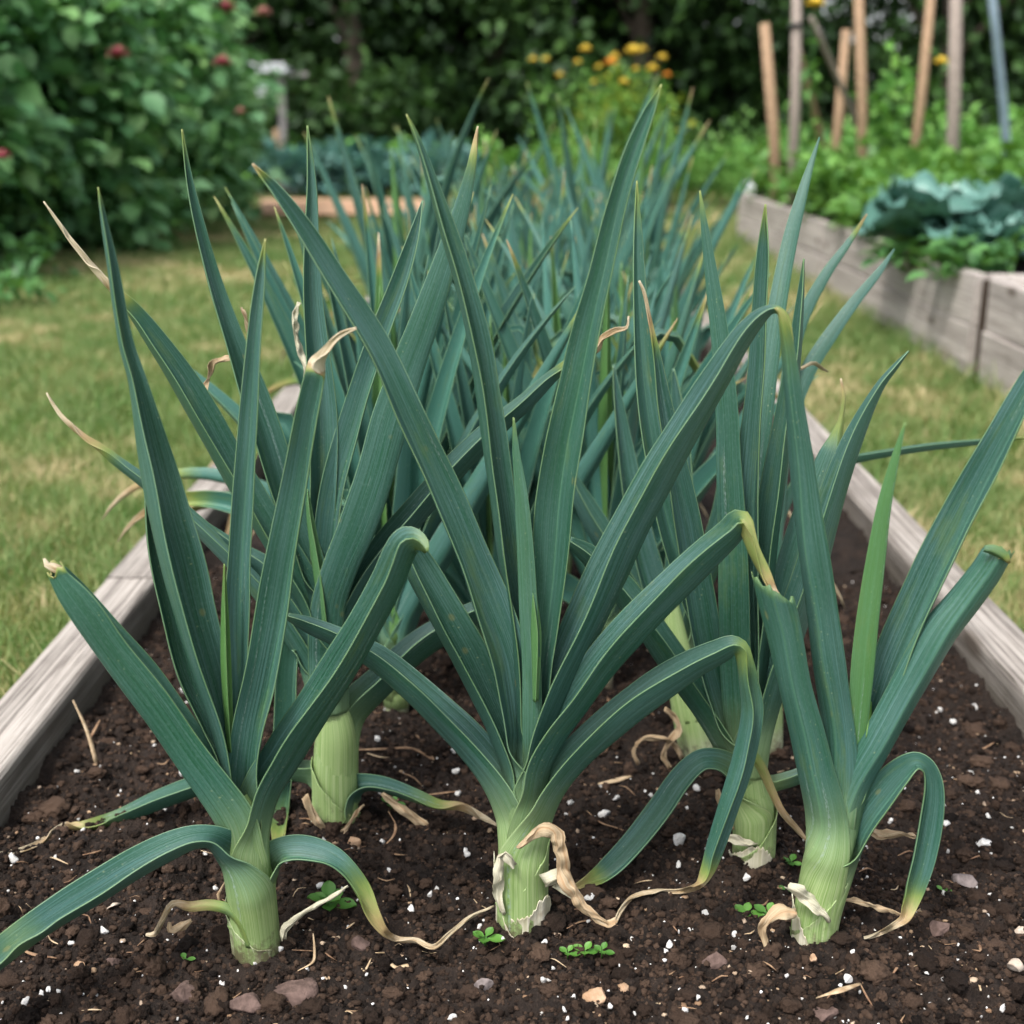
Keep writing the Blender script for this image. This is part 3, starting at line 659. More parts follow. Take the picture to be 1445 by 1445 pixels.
def dead(pts, mt=None, dy=-.02, dyt=None, side='R', typ=(1.0, .6, -1.5), name='dead_leaf', zmin=.006): return pix_leaf(name, pts, side, typ, Y=Y+dy, base=B, parent=rt, mat=mt or m_dry, start='', dyt=(0 if dyt is None else dyt), zmin=zmin, crumple=.0035, thick=.0005)
dead([(736, 1196, 6), (750, 1180, 14), (768, 1171, 20), (783, 1176, 20), (792, 1205, 15), (797, 1238, 20), (812, 1266, 17), (835, 1291, 12), (858, 1306, 8), (870, 1300, 4)], m_dry, dy=-.034, dyt=-.01)
dead([(768, 1243, 22), (786, 1238, 30), (802, 1252, 24), (820, 1270, 6)], m_cream, dy=-.03)
dead([(706, 1206, 14), (702, 1230, 16), (704, 1262, 14), (712, 1290, 10)], m_cream, dy=-.032, name='papery_skin')
dead([(704, 1210, 4), (712, 1208, 16), (722, 1222, 8)], m_cream, dy=-.038, name='papery_skin')
MS = [(737, 1316, 68), (737, 1280, 68), (737, 1240, 68), (737, 1175, 68)]
wrapskin(MS, Y, M_STEM, 'outer_sheath', frac=1.7, k=1.045, ca=.35, slant=1, hmin=.35, jag=.02, lo=.35)
wrapskin([(737, 1316, 69), (737, 1285, 69), (737, 1240, 69)], Y, ca=.55, frac=.95, k=1.085, hmin=.5, jag=.12)
wrapskin([(737, 1316, 69), (737, 1270, 69), (737, 1205, 69)], Y, ca=-.95, frac=.75, k=1.085, slant=-1, hmin=.12, jag=.05)

# ---- front right leek
rt, B = leek_root(1148, 1330, 'front right leek with a broad torn-topped leaf and big tilted leaves on the right'); Y = B[1]
pix_stem([(1146, 1346, 56), (1147, 1320, 57), (1153, 1285, 57), (1161, 1240, 57), (1168, 1195, 50), (1175, 1155, 14)], Y, B, rt)
L([(1146, 1345, 60), (1149, 1305, 61), (1155, 1270, 62), (1162, 1235, 63), (1168, 1195, 62), (1165, 1145, 60), (1152, 1090, 54), (1138, 1030, 50), (1121, 963, 48), (1107, 895, 51), (1096, 850, 54), (1092, 832, 54, .15)], 'L', (1.25, .4, -1.35), dyb=-.006, dyt=-.03, ragged=True, wrap=110, w0=90, cut=-.026)
L([(1176, 1200, 44), (1184, 1150, 48), (1188, 1105, 48), (1186, 1050, 47), (1174, 964, 47), (1161, 866, 46), (1149, 780, 43), (1136, 690, 38), (1124, 590, 29), (1113, 500, 19, .1), (1107, 460, 14, .25), (1102, 440, 9, .35), (1094, 434, 2, .4)], 'L', 'O', dyb=.0, dyt=-.04)
L([(1196, 1150, 18), (1207, 1060, 24), (1215, 964, 32), (1223, 882, 33), (1234, 799, 28), (1247, 715, 21), (1262, 650, 12), (1270, 620, 7), (1277, 596, 1.5, .2)], 'R', 'B', tone=.45, dyb=.004, dyt=-.02, wrap=60)
L([(1222, 1040, 5), (1226, 1010, 6), (1228, 990, 3)], 'R', 'F', tone=.9, start='', dyb=-.01)
L([(1180, 1195, 40), (1196, 1140, 44), (1206, 1095, 44), (1218, 1050, 44), (1240, 980, 48), (1266, 905, 52), (1304, 820, 52), (1350, 727, 50), (1395, 645, 44), (1440, 560, 35), (1480, 490, 24), (1520, 425, 3)], 'R', 'T', dyb=.006, dyt=-.02)
L([(1166, 1240, 52), (1178, 1185, 57), (1204, 1110, 48), (1238, 1045, 46), (1282, 965, 50), (1322, 895, 52), (1362, 845, 48), (1390, 808, 44), (1402, 788, 42), (1408, 778, 40, .16)], 'R', 'O', dyb=-.004, dyt=-.02, ragged=True)
pix_leaf('withered_tip', [(1388, 774, 8, .1), (1400, 775, 14, .15), (1416, 783, 14, .2), (1424, 794, 3, .6)], 'R', 'O', Y=Y-.028, base=B, parent=rt, start='', dyt=0)
L([(1146, 1345, 62), (1151, 1300, 64), (1160, 1262, 65), (1170, 1233, 64), (1184, 1205, 56), (1212, 1160, 48), (1240, 1122, 46), (1268, 1090, 38), (1292, 1073, 26), (1310, 1082, 22), (1318, 1110, 28), (1315, 1155, 33), (1305, 1210, 33), (1293, 1252, 29, .1), (1284, 1280, 21, .4), (1277, 1296, 14, .7), (1262, 1306, 9, .9), (1240, 1318, 6, .9, 1), (1215, 1324, 4, 1, 1), (1190, 1312, 3, 1, 1), (1178, 1304, 2, 1, 1)], 'R', 'T', w0=80, dyb=-.006, dyt=-.035, blz=(.06, .12))
dead([(1113, 1248, 10), (1124, 1256, 20), (1144, 1272, 18), (1162, 1288, 12), (1170, 1300, 3)], m_cream, dy=-.032, name='papery_skin')
dead([(1122, 1290, 16), (1102, 1288, 17), (1084, 1296, 12), (1074, 1312, 8), (1080, 1334, 6), (1087, 1350, 2)], m_dry, dy=-.03, side='L')
dead([(1180, 1270, 4), (1210, 1272, 6), (1245, 1282, 6), (1275, 1290, 7), (1300, 1285, 2)], m_dry, dy=.0)
dead([(1222, 1172, 6), (1245, 1178, 12), (1272, 1178, 9), (1292, 1182, 4)], m_dry, dy=.06)
RS = [(1146, 1342, 61), (1150, 1305, 62), (1156, 1265, 63), (1162, 1230, 63)]
wrapskin(RS, Y, M_STEM, 'outer_sheath', frac=1.5, k=1.05, ca=-.1, slant=1, hmin=.3, jag=.02, lo=.4)
wrapskin([(1146, 1342, 62), (1150, 1305, 62), (1154, 1262, 63)], Y, ca=-.75, frac=.8, k=1.09, slant=-1, hmin=.2, jag=.1)

# ---- second row left leek
rt, B = leek_root(473, 1165, 'second row leek between the left and centre front ones, low leaf browning at its side'); Y = B[1]
pix_stem([(474, 1185, 60), (474, 1160, 59), (473, 1120, 59), (474, 1070, 58), (474, 1030, 54), (468, 985, 34), (464, 950, 14)], Y, B, rt)
L([(474, 1184, 59), (474, 1130, 61), (474, 1085, 61), (477, 1040, 62), (494, 1002, 54), (535, 962, 48), (585, 915, 46), (640, 880, 40), (700, 850, 26), (745, 835, 6)], 'R', 'F', w0=110, dyb=-.01, dyt=.08, wrap=80)
L([(466, 1000, 52), (466, 940, 54), (474, 895, 50), (502, 838, 47), (540, 777, 45), (585, 722, 42), (635, 665, 39), (690, 610, 34), (740, 568, 26), (780, 530, 18, .05), (812, 505, 11, .5), (843, 493, 8, .8), (848, 478, 8, .7), (868, 466, 8, .8), (884, 462, 4, .9), (887, 446, 2, 1)], 'R', 'F', dyb=.0, dyt=.05)
L([(462, 960, 50), (460, 900, 52), (464, 850, 50), (480, 800, 52), (503, 745, 55), (528, 672, 56), (551, 590, 55), (576, 515, 50), (600, 450, 43), (626, 375, 36), (648, 305, 25), (663, 245, 15, .1), (669, 210, 9, .4), (674, 178, 1.5, .9)], 'R', 'B', dyb=-.003, dyt=.02)
L([(458, 900, 34), (455, 840, 38), (458, 770, 36), (468, 690, 36), (488, 615, 35), (509, 545, 32), (535, 470, 29), (562, 400, 26), (583, 335, 16), (596, 283, 1.5)], 'R', 'T', dyb=.01, dyt=.06)
L([(466, 970, 50), (460, 910, 50), (444, 850, 46), (410, 790, 46), (370, 725, 46), (330, 658, 46), (292, 590, 45), (257, 532, 41), (224, 484, 33), (190, 438, 22, .1), (165, 412, 14, .5), (145, 392, 10, .95), (105, 345, 7, 1), (80, 310, 4, 1), (62, 284, 1.5, 1)], 'L', 'G', dyb=-.004, dyt=-.03)
L([(458, 890, 34), (450, 830, 38), (432, 770, 41), (406, 700, 44), (381, 620, 45), (355, 545, 40), (330, 475, 29), (306, 405, 22), (285, 330, 17), (268, 255, 10), (257, 182, 1.5, .3)], 'L', 'T', dyb=.01, dyt=.01)
L([(460, 880, 30), (457, 820, 34), (455, 740, 38), (457, 660, 40), (456, 580, 42), (449, 500, 35), (442, 420, 29), (440, 340, 22), (440, 260, 14), (434, 177, 1.5, .2)], 'L', 'I', dyb=.02, dyt=.06)
L([(464, 1000, 46), (456, 940, 46), (438, 890, 42), (410, 845, 38), (376, 800, 30), (340, 776, 22), (310, 755, 14), (278, 730, 5)], 'L', 'F', dyb=.0, dyt=.03)
L([(462, 1010, 46), (450, 960, 40), (430, 915, 34), (412, 905, 28), (405, 940, 31), (402, 1010, 32), (398, 1090, 30), (394, 1150, 26, .15), (393, 1186, 18, .4)], 'L', 'T', dyb=.01, dyt=.0)
L([(474, 1185, 62), (474, 1155, 63), (477, 1132, 59), (492, 1112, 40), (515, 1104, 26), (545, 1108, 24), (585, 1122, 20, .1), (620, 1135, 14, .3), (650, 1138, 12, .7), (680, 1152, 9, .9), (704, 1166, 2, 1)], 'R', 'G', dyb=-.01, dyt=-.02, wrap=50, blz=(.03, .08))
L([(470, 1110, 50), (440, 1090, 36), (390, 1088, 28), (330, 1092, 30), (278, 1108, 31), (220, 1130, 30), (165, 1154, 24, .1), (118, 1165, 15, .4), (88, 1166, 9, .9), (60, 1186, 8, .8, 1), (30, 1199, 7, .9, 1), (-5, 1205, 4, 1, 1)], 'L', 'F', dyb=.0, dyt=-.02, wrap=50, blz=(.03, .08))
wrapskin([(474, 1182, 62), (474, 1150, 63), (474, 1110, 62), (474, 1070, 61)], Y, M_STEM, 'outer_sheath', frac=1.6, k=1.05, ca=-.2, slant=-1, hmin=.35, jag=.02, lo=.3)
wrapskin([(474, 1182, 67), (474, 1160, 67), (474, 1130, 66)], Y, m_cream, 'papery_skin', frac=.9, k=1.08, ca=-.8, slant=-1, hmin=.2, jag=.08)
def dead2(pts, **k): return dead(pts, **k)
dead2([(540, 1118, 6), (552, 1130, 12), (590, 1158, 12), (637, 1178, 9), (672, 1182, 2)], dy=-.02)
dead2([(430, 1124, 8), (438, 1140, 10), (450, 1160, 12), (462, 1172, 4)], dy=-.035, side='L')
dead2([(286, 570, 3), (291, 545, 6), (299, 514, 6), (318, 507, 5), (345, 508, 3)], dy=.03)
dead2([(366, 545, 3), (358, 505, 5), (352, 470, 6), (348, 450, 7), (340, 434, 3)], dy=.05, side='L')
dead2([(432, 540, 4), (427, 505, 7), (419, 475, 8), (416, 452, 9), (421, 426, 3)], dy=.06, side='L', mt=m_cream)
dead2([(466, 1188, 3), (485, 1170, 5), (505, 1145, 5), (514, 1136, 2)], dy=-.04)
L([(462, 1000, 44), (440, 930, 44), (400, 870, 38), (350, 810, 32), (295, 755, 27), (240, 706, 23), (195, 672, 19), (165, 650, 16, .1), (140, 630, 12, .4), (118, 615, 8, .7), (90, 590, 6, .9), (75, 570, 4, 1), (66, 554, 1.5, 1)], 'L', 'F', dyb=.0, dyt=.03)
L([(462, 900, 12), (455, 840, 17), (446, 780, 15), (438, 730, 10), (434, 690, 2)], 'L', 'F', tone=.4, start='', dyb=-.02)

# ---- second row right leek
rt, B = leek_root(1063, 1213, 'second row leek leaning behind the front right one, an arching leaf drooping to its left'); Y = B[1]
pix_stem([(1060, 1230, 54), (1063, 1205, 57), (1064, 1160, 57), (1060, 1110, 54), (1056, 1080, 44), (1050, 1040, 26), (1048, 1010, 12)], Y, B, rt)
L([(1061, 1230, 55), (1064, 1190, 58), (1063, 1150, 58), (1056, 1100, 57), (1036, 1055, 54), (1000, 1000, 48), (960, 945, 47), (915, 880, 45), (872, 822, 40), (832, 783, 32), (803, 763, 14)], 'L', 'F', w0=90, dyb=-.006, dyt=.04)
L([(1054, 1100, 46), (1044, 1050, 48), (1028, 1005, 46), (1005, 930, 45), (988, 840, 44), (971, 740, 41), (954, 650, 32), (938, 570, 22), (927, 500, 11, .1), (916, 445, 5, .8), (908, 410, 4, .9), (902, 396, 2, 1)], 'L', 'T', dyb=.0, dyt=.0)
L([(1050, 1060, 42), (1042, 1000, 44), (1038, 930, 46), (1036, 850, 45), (1034, 760, 43), (1029, 660, 37), (1026, 580, 33), (1018, 490, 28), (1006, 400, 20), (996, 330, 12), (988, 269, 1.5, .3)], 'L', 'B', dyb=.008, dyt=.02)
L([(1046, 1060, 36), (1030, 990, 40), (1008, 910, 42), (976, 830, 42), (952, 750, 43), (935, 670, 42), (922, 600, 38), (912, 530, 32), (905, 450, 22), (901, 350, 15), (899, 255, 1.5, .3)], 'L', 'I', dyb=.03, dyt=.1)
L([(1054, 1060, 40), (1052, 990, 42), (1051, 900, 42), (1051, 800, 40), (1053, 700, 36), (1059, 608, 29), (1067, 520, 25), (1071, 440, 22), (1076, 360, 18), (1080, 288, 1.5, .3)], 'R', 'T', dyb=.0, dyt=.01)
L([(1050, 1000, 34), (1050, 900, 36), (1054, 800, 36), (1063, 690, 34), (1076, 580, 31), (1092, 460, 27), (1112, 350, 23), (1134, 265, 14), (1156, 194, 1.5)], 'R', 'B', dyb=.04, dyt=.2)
L([(1056, 1060, 40), (1058, 990, 43), (1066, 890, 44), (1077, 780, 40), (1091, 680, 36), (1106, 590, 29), (1119, 510, 22), (1128, 430, 12), (1134, 365, 1.5, .1)], 'R', 'G', dyb=.0, dyt=.02)
L([(1058, 1090, 46), (1066, 1040, 46), (1086, 970, 48), (1113, 890, 48), (1142, 806, 47), (1164, 730, 42), (1187, 660, 36), (1212, 600, 26), (1241, 545, 14), (1263, 517, 9), (1282, 495, 1.5)], 'R', 'F', dyb=-.003, dyt=.02)
L([(1058, 1060, 46), (1066, 1010, 50), (1082, 945, 54), (1102, 870, 56), (1126, 785, 55), (1150, 705, 48), (1170, 645, 34), (1180, 616, 18, .2), (1187, 590, 7, .3), (1190, 560, 5, .4), (1186, 534, 2, .9)], 'R', 'O', dyb=.02, dyt=.06)
L([(1064, 1165, 48), (1067, 1130, 50), (1078, 1108, 38), (1092, 1105, 26), (1118, 1098, 24), (1145, 1088, 20), (1180, 1085, 10)], 'R', 'F', dyb=.0, dyt=.02, wrap=50, w0=25)
L([(1063, 1180, 50), (1061, 1140, 54), (1048, 1098, 42), (1020, 1074, 32), (990, 1072, 32), (962, 1096, 35), (931, 1140, 36), (896, 1185, 35), (862, 1221, 32), (834, 1242, 20, .35), (806, 1254, 4, .6, 1)], 'L', 'T', dyb=-.008, dyt=-.06, wrap=60, w0=30)
L([(1060, 1060, 14, .2), (1074, 1082, 14, .35), (1090, 1118, 11, .55), (1104, 1145, 10, .8), (1125, 1170, 8, .8), (1140, 1188, 3, .8)], 'R', 'O', dyb=-.03, dyt=-.03, start='')
L([(1095, 836, 10, .2), (1108, 880, 12, .3), (1118, 930, 10, .4), (1130, 980, 8, .3), (1138, 1030, 3, .3)], 'R', 'O', dyb=-.0, start='')
dead([(1014, 1192, 4), (1030, 1184, 8), (1050, 1188, 12), (1068, 1190, 3)], m_cream, dy=-.03, side='L', name='papery_skin')
dead([(1012, 1115, 6), (1018, 1132, 8), (1026, 1150, 6), (1034, 1170, 3)], m_dry, dy=-.01, side='L')
wrapskin([(1061, 1226, 58), (1063, 1195, 59), (1064, 1165, 59)], Y, ca=-.5, frac=1.2, k=1.06, hmin=.4, jag=.1)
wrapskin([(1061, 1226, 58), (1063, 1190, 59), (1064, 1130, 59)], Y, M_STEM, 'outer_sheath', ca=.4, frac=1.4, k=1.04, slant=1, hmin=.3, jag=.02, lo=.3)

# ---- third row right leek, leaves reaching over the right board
rt, B = leek_root(1082, 1060, 'third row leek on the right sending a thin flat leaf out over the lawn'); Y = B[1]
pix_stem([(1082, 1075, 44), (1082, 1040, 46), (1082, 990, 44), (1080, 930, 38), (1078, 860, 22)], Y, B, rt)
L([(1082, 980, 33.6), (1080, 920, 35.2), (1082, 850, 33.6), (1088, 760, 28.8), (1096, 660, 24), (1108, 560, 21.6), (1128, 460, 20), (1163, 390, 16), (1195, 345, 9.6), (1212, 320, 4.8, .4), (1223, 302, 1.2, .7)], 'R', 'B', dyb=.0, dyt=.08)
L([(1082, 960, 32), (1082, 900, 33.6), (1086, 820, 30.4), (1094, 720, 27.2), (1108, 610, 24.8), (1140, 523, 23.2), (1172, 472, 20.8), (1206, 425, 16), (1241, 382, 9.6), (1262, 351, 1.2)], 'R', 'B', dyb=.0, dyt=.1)
L([(1082, 950, 28.8), (1082, 900, 28.8), (1086, 820, 24), (1096, 740, 20.8), (1118, 690, 18.4), (1150, 664, 16), (1200, 649, 12.8), (1300, 632, 11.2), (1400, 622, 7.2), (1455, 617, 2.4, .4)], 'R', 'H', dyb=.0, dyt=.1)
L([(1082, 970, 32), (1076, 900, 32), (1062, 820, 28.8), (1052, 740, 24), (1046, 660, 17.6), (1050, 600, 9.6)], 'L', 'F', dyb=.0, dyt=.05)
L([(1080, 640, 11.2, .3), (1084, 614, 9.6, .4), (1078, 590, 8, .4), (1080, 575, 3.2, .5)], 'L', 'O', start='')
L([(1130, 520, 4, .9), (1148, 512, 4.8, .9), (1160, 520, 4, .9), (1168, 524, 1.6, .9)], 'R', 'O', start='', dyt=.05)

# ---- third row left leek
rt, B = leek_root(985, 1072, 'third row leek with a fat pale green stem beside dried curling leaves'); Y = B[1]
pix_stem([(990, 1090, 50), (985, 1062, 52), (975, 1010, 50), (962, 950, 42), (952, 890, 30), (946, 840, 16)], Y, B, rt)
L([(975, 1010, 48), (962, 950, 46), (945, 900, 44), (915, 850, 44), (880, 795, 42), (845, 745, 38), (822, 705, 30), (800, 660, 10)], 'L', 'F', dyb=.0, dyt=.06)
L([(970, 970, 44), (958, 910, 44), (955, 850, 44), (958, 780, 40), (962, 700, 34), (960, 610, 24), (952, 540, 10), (950, 520, 2)], 'R', 'T', dyb=.01, dyt=.06)
L([(972, 980, 46), (962, 920, 44), (970, 860, 42), (1000, 790, 40), (1022, 720, 36), (1030, 650, 26), (1035, 590, 10)], 'R', 'F', dyb=.01, dyt=.06)
L([(965, 950, 40), (945, 880, 42), (920, 810, 40), (900, 730, 34), (884, 640, 26), (872, 560, 12), (866, 515, 2)], 'L', 'T', dyb=.01, dyt=.06)
dead([(938, 1000, 4), (950, 1012, 7), (958, 1030, 8), (944, 1048, 8), (938, 1068, 7), (946, 1084, 4)], dy=-.03, side='L')
dead([(900, 1078, 4), (896, 1060, 6), (910, 1043, 7), (935, 1042, 7), (955, 1052, 8), (962, 1070, 4)], dy=-.03, side='R')

# ---- procedural leeks for the crowded rows behind
def proc_leek(seed, H=.72, nl=9):
    rng = np.random.default_rng(seed); root = empty('leek', (0, -50-seed, 0))
    sw = rng.uniform(.036, .046); hs = rng.uniform(.16, .22)
    ang = np.linspace(0, 2*np.pi, 17); zs = np.linspace(-.03, hs+.02, 12); sw_ = sw; sw = sw*.94
    G = np.stack([np.stack([np.cos(ang)*sw/2*(1-.8*max(0, (z-hs+.06)/.08)), np.sin(ang)*sw/2*(1-.8*max(0, (z-hs+.06)/.08)), ang*0+z], -1) for z in zs])
    uv = np.stack(np.broadcast_arrays(ang[None]/6.283*.9, zs[:, None]), -1).reshape(-1, 2)
    D = np.repeat(np.stack([np.clip(1-(zs+.01)/.09, 0, 1)]*3, -1)[:, None], 17, 1).reshape(-1, 3)
    link('stem', mesh_np('stem', G.reshape(-1, 3), grid_faces(12, 17), M_STEM, uv=uv, data=D), root)
    sw = sw_
    us = np.array([-1, -.95, -.6, -.25, 0, .25, .6, .95, 1.])
    for i in range(nl):
        sd = 1 if i % 2 else -1; t = i/(nl-1)          # 0 outermost .. 1 inner
        z0 = hs*(.35+.65*t); Ln = (.42+.34*math.sin(math.pi*(.25+.6*t)))*H/.72*rng.uniform(.85, 1.15)
        lean0 = (.72-.70*t**.75)*rng.uniform(.75, 1.15); droop = max(0, rng.normal(.35, .45))*(1-t)**1.2; droop = 2.1 if i == 0 else droop
        kink = rng.uniform(.5, .8) if (rng.random() < .22 and t < .75) else 2
        az = rng.normal(0, .22); n = 26
        P = np.zeros((n, 3)); x, z, th = 0, z0-.045, 0.0; dl = (Ln+.045)/(n-1)
        for j in range(n):
            P[j] = (x*sd, 0, z); f = j/(n-1)
            thj = lean0*min(1, max(0, (f-.05)/.16))+droop*f*f+(2.3 if f > kink else 0)*min(1, (f-kink)/.1 if f > kink else 0)
            x += math.sin(thj)*dl; z += math.cos(thj)*dl
            if z < .01: z = .01
        c, s = math.cos(az), math.sin(az)
        P[:, 1] += P[:, 0]*s*.8+rng.normal(0, .03)*np.linspace(0, 1, n)**2
        T = nrm(np.gradient(P, axis=0)); Vn = np.tile(np.array([0, -1., 0]), (n, 1)); f = np.linspace(0, 1, n)
        A = nrm(np.cross(T, Vn))*(1 if sd < 0 else -1); V2 = nrm(np.cross(T, A)); V2 *= np.sign((V2*Vn).sum(1))[:, None]
        w0 = rng.uniform(.038, .054)*(1-.25*t)
        w = np.minimum(1, (1-f)/.62)**.85*w0+.0006
        b = np.clip(f/.16, 0, 1); b = b*b*(3-2*b); w = w*b+(sw*1.03)*(1-b)
        a1, k1, p1 = (2.0, .8, rng.uniform(.2, .9)) if rng.random() < .6 else (1.5, .5, rng.choice([-1.1, 1.1]))
        Gm = sweep(P, A, V2, w, 2.75*(1-b)+a1*b, k1*b, p1*b, us)
        dy = np.clip((f-rng.uniform(.86, 1.05))/.10, 0, 1)*rng.uniform(.3, 1)
        if kink < 1: dy = np.maximum(dy, np.clip((f-kink-.08)/.3, 0, 1)*.8)
        if i == 0: dy = np.maximum(dy, np.clip((f-.68)/.25, 0, 1)*.9)
        bl = np.clip(1-(P[:, 2]-.07)/.12, 0, 1)*np.clip(1.5-f*7, 0, 1)
        Dm = np.stack([np.broadcast_to(q[:, None], (n, 9)) for q in (dy, bl, np.full(n, .6 if t > .95 else -rng.uniform(0, .75)))], -1).reshape(-1, 3)
        uvm = np.stack(np.broadcast_arrays((us[None]+1)/2, (f*Ln)[:, None]), -1).reshape(-1, 2)
        o = link('leaf', mesh_np('leaf', Gm.reshape(-1, 3), grid_faces(n, 9), M_LEAF, uv=uvm, data=Dm), root)
        so_ = o.modifiers.new('thickness', 'SOLIDIFY'); so_.thickness = .0011; so_.offset = 0
    return root
protos = [proc_leek(s, H=random.uniform(.66, .78), nl=random.choice((8, 9, 10, 11))) for s in range(1, 10)]
placed = [False]*len(protos)
def put(x, y, rz, sc, label):
    k = random.randrange(len(protos)); pr = protos[k]
    if not placed[k]:
        placed[k] = True; pr.location = (x, y, 0); pr.rotation_euler[2] = rz; pr.scale = (sc, sc, sc); r = pr
    else: r = copy_tree(pr, (x, y, 0), rz, sc)
    return tag(r, label, 'leek', 'leeks growing in the timber edged bed')

def LBL(x, y):
    d = 'nearest crowded' if y < 2.5 else ('middle' if y < 3.8 else 'farthest, most blurred')
    s = 'left' if x < -.13 else ('right' if x > .14 else 'middle')
    return 'blue-green leek in the %s rows, %s of the bed' % (d, {'left': 'at the left side', 'right': 'at the right side', 'middle': 'along the middle'}[s])
for (px, py, sc, lab) in ((560, 1010, .72, 'short leek beside a dried curl behind the second row'),
                      (545, 935, .78, 'slim leek with a lime stem showing between the left and centre front leeks'), (850, 960, .74, None), (700, 975, .66, None)):
    p = gnd(px, py); put(p[0], p[1], random.uniform(-.3, .3), sc, lab or LBL(p[0], p[1]))
y = 1.72; row = 0
while y < 5.6:
    nc = 3
    for c in range(nc):
        xx = .035+(.44 if y < 2.7 else .52)*(c-(nc-1)/2+(.25 if row % 2 else -.25))/2.4+random.uniform(-.04, .04); yy = y+random.uniform(-.05, .05)
        put(xx, yy, random.uniform(-.6, .6)+(math.pi if random.random() < .5 else 0), (random.uniform(.56, .72)-(.07 if y > 4.4 else 0) if (random.random() < .86 or not 2.7 < y < 4.4) else random.uniform(.84, .98))*(1+.02*(y-1.7)), LBL(xx, yy))
    y += .19+.012*(y-1.7); row += 1
for i, pr in enumerate(protos):
    if not placed[i]:
        pr.location = (random.uniform(-.2, .2), 5.2, 0); tag(pr, LBL(0, 5.2), 'leek', 'leeks growing in the timber edged bed')

# ================================================================ SMALL THINGS ON THE SOIL
def soil_pt(px, py, lift=0.0):
    p = gnd(px, py, 0); z = soil_z(p[0], p[1]) if p[1] < 2.03 else 0
    p = gnd(px, py, z+lift); return Vector(p)
def rock_mesh(name, seed, dims, rough=.22, sub_=None, flat=0.0, mat=None):
    rng = np.random.default_rng(seed); v, f = (IV3, IF3) if sub_ is None else sub_
    # faceted: cut a sphere with random planes, then roughen
    P = v.copy()
    for _ in range(int(11)):
        n = rng.normal(size=3); n /= np.linalg.norm(n); d = rng.uniform(.5, .82); s = P @ n; P = P-np.outer(np.maximum(s-d, 0), n)
    k = rng.normal(size=(6, 3))*2.6; ph = rng.uniform(0, 6, 6)
    P *= (1+rough*.12*np.sin(v @ k.T+ph).sum(1))[:, None]*(1+.02*rng.normal(size=len(v)))[:, None]
    P = P*np.array(dims)/2
    return mesh_np(name, P, f, mat, smooth=False)
m_rock1 = plain_material('brown_stone', (.075, .050, .042), (.16, .108, .092), 90, .9, .7, .002, .2)
m_rock2 = plain_material('tan_stone', (.30, .18, .10), (.48, .33, .22), 90, .85, .6, .002, .2)
m_rock3 = plain_material('grey_stone', (.12, .10, .095), (.24, .20, .19), 90, .85, .6, .002, .2)
m_rock4 = plain_material('pale_stone', (.38, .30, .23), (.58, .50, .42), 90, .8, .4, .002, .2)
m_perl = plain_material('perlite_white', (.50, .48, .45), (.76, .75, .73), 200, .8, .5, .001, .3)
PXM = lambda p: float((np.array(p)-CAM) @ AX)/FP
stones = [(262, 1396, 56, 46, m_rock1, 'pinkish brown flat-topped stone below the front left leek'), (408, 1396, 78, 34, m_rock1, 'long reddish brown clod-like stone, longest along the bottom edge'),
 (352, 1412, 50, 30, m_rock1, 'brown stone touching the left end of the long reddish one'), (681, 1389, 30, 28, m_rock3, 'dark grey pebble below the clover-like seedling in front of the centre leek'), (841, 1402, 38, 28, m_rock2, 'orange tan angular stone at the bottom right of centre'),
 (878, 1392, 22, 17, m_rock2, 'small tan stone right next to the larger orange tan one'), (1365, 1240, 42, 26, m_rock3, 'flat grey brown stone chip right of the front right leek'), (1327, 1308, 32, 28, m_rock1, 'dark brown stone beside the rootlets right of the front right leek'),
 (1432, 1358, 26, 24, m_rock4, 'pale beige stone at the lower right edge'), (1010, 1352, 38, 30, m_rock1, 'dark rounded clod left of the front right leek foot'), (1160, 1428, 46, 26, m_rock1, 'dark brown stone under the straw scrap at the bottom'),
 (160, 1358, 28, 26, m_rock1, 'round dark clod in the lower left soil'), (508, 1330, 26, 22, m_rock1, 'dark round clod between the left and centre front leeks'), (113, 1360, 17, 15, m_rock2, 'little rusty tan stone in the lower left corner'), (1389, 1188, 26, 15, m_perl, 'largest smooth white pebble far right on the soil'), (959, 1182, 20, 17, m_perl, 'white pebble right of the centre leek stem, near the drooping leaf'),
 (853, 1146, 17, 17, m_perl, 'white lumpy granule behind the centre leek to its right'), (1148, 1351, 11, 14, m_rock2, 'tiny orange stone at the foot of the front right leek'), (1440, 1310, 22, 14, m_rock4, 'flat cream stone chip cut by the right edge'), (930, 1284, 22, 9, m_rock4, 'flat pale chip lying below the dried leaf tail'), (500, 1188, 20, 26, m_rock2, 'short brown bark stub behind the front left leek'), (1085, 1398, 14, 10, m_rock4, 'small pale brown chip left of the straw scrap'), (1195, 1380, 15, 14, m_perl, 'greyish white pebble above the straw scrap')]
for i, (px, py, wp, hp, mt, lab) in enumerate(stones):
    p = soil_pt(px, py+hp*.25); k = PXM(p); ww, hh = wp*k, hp*k*1.1
    o = link('stone', rock_mesh('stone', 100+i, (ww*1.1, ww*.8, hh*1.0), mat=mt)); o.location = p+Vector((0, 0, hh*.12)); o.rotation_euler = (random.uniform(-.2, .2), random.uniform(-.2, .2), random.uniform(-.5, .5))
    tag(o, lab, 'stone')
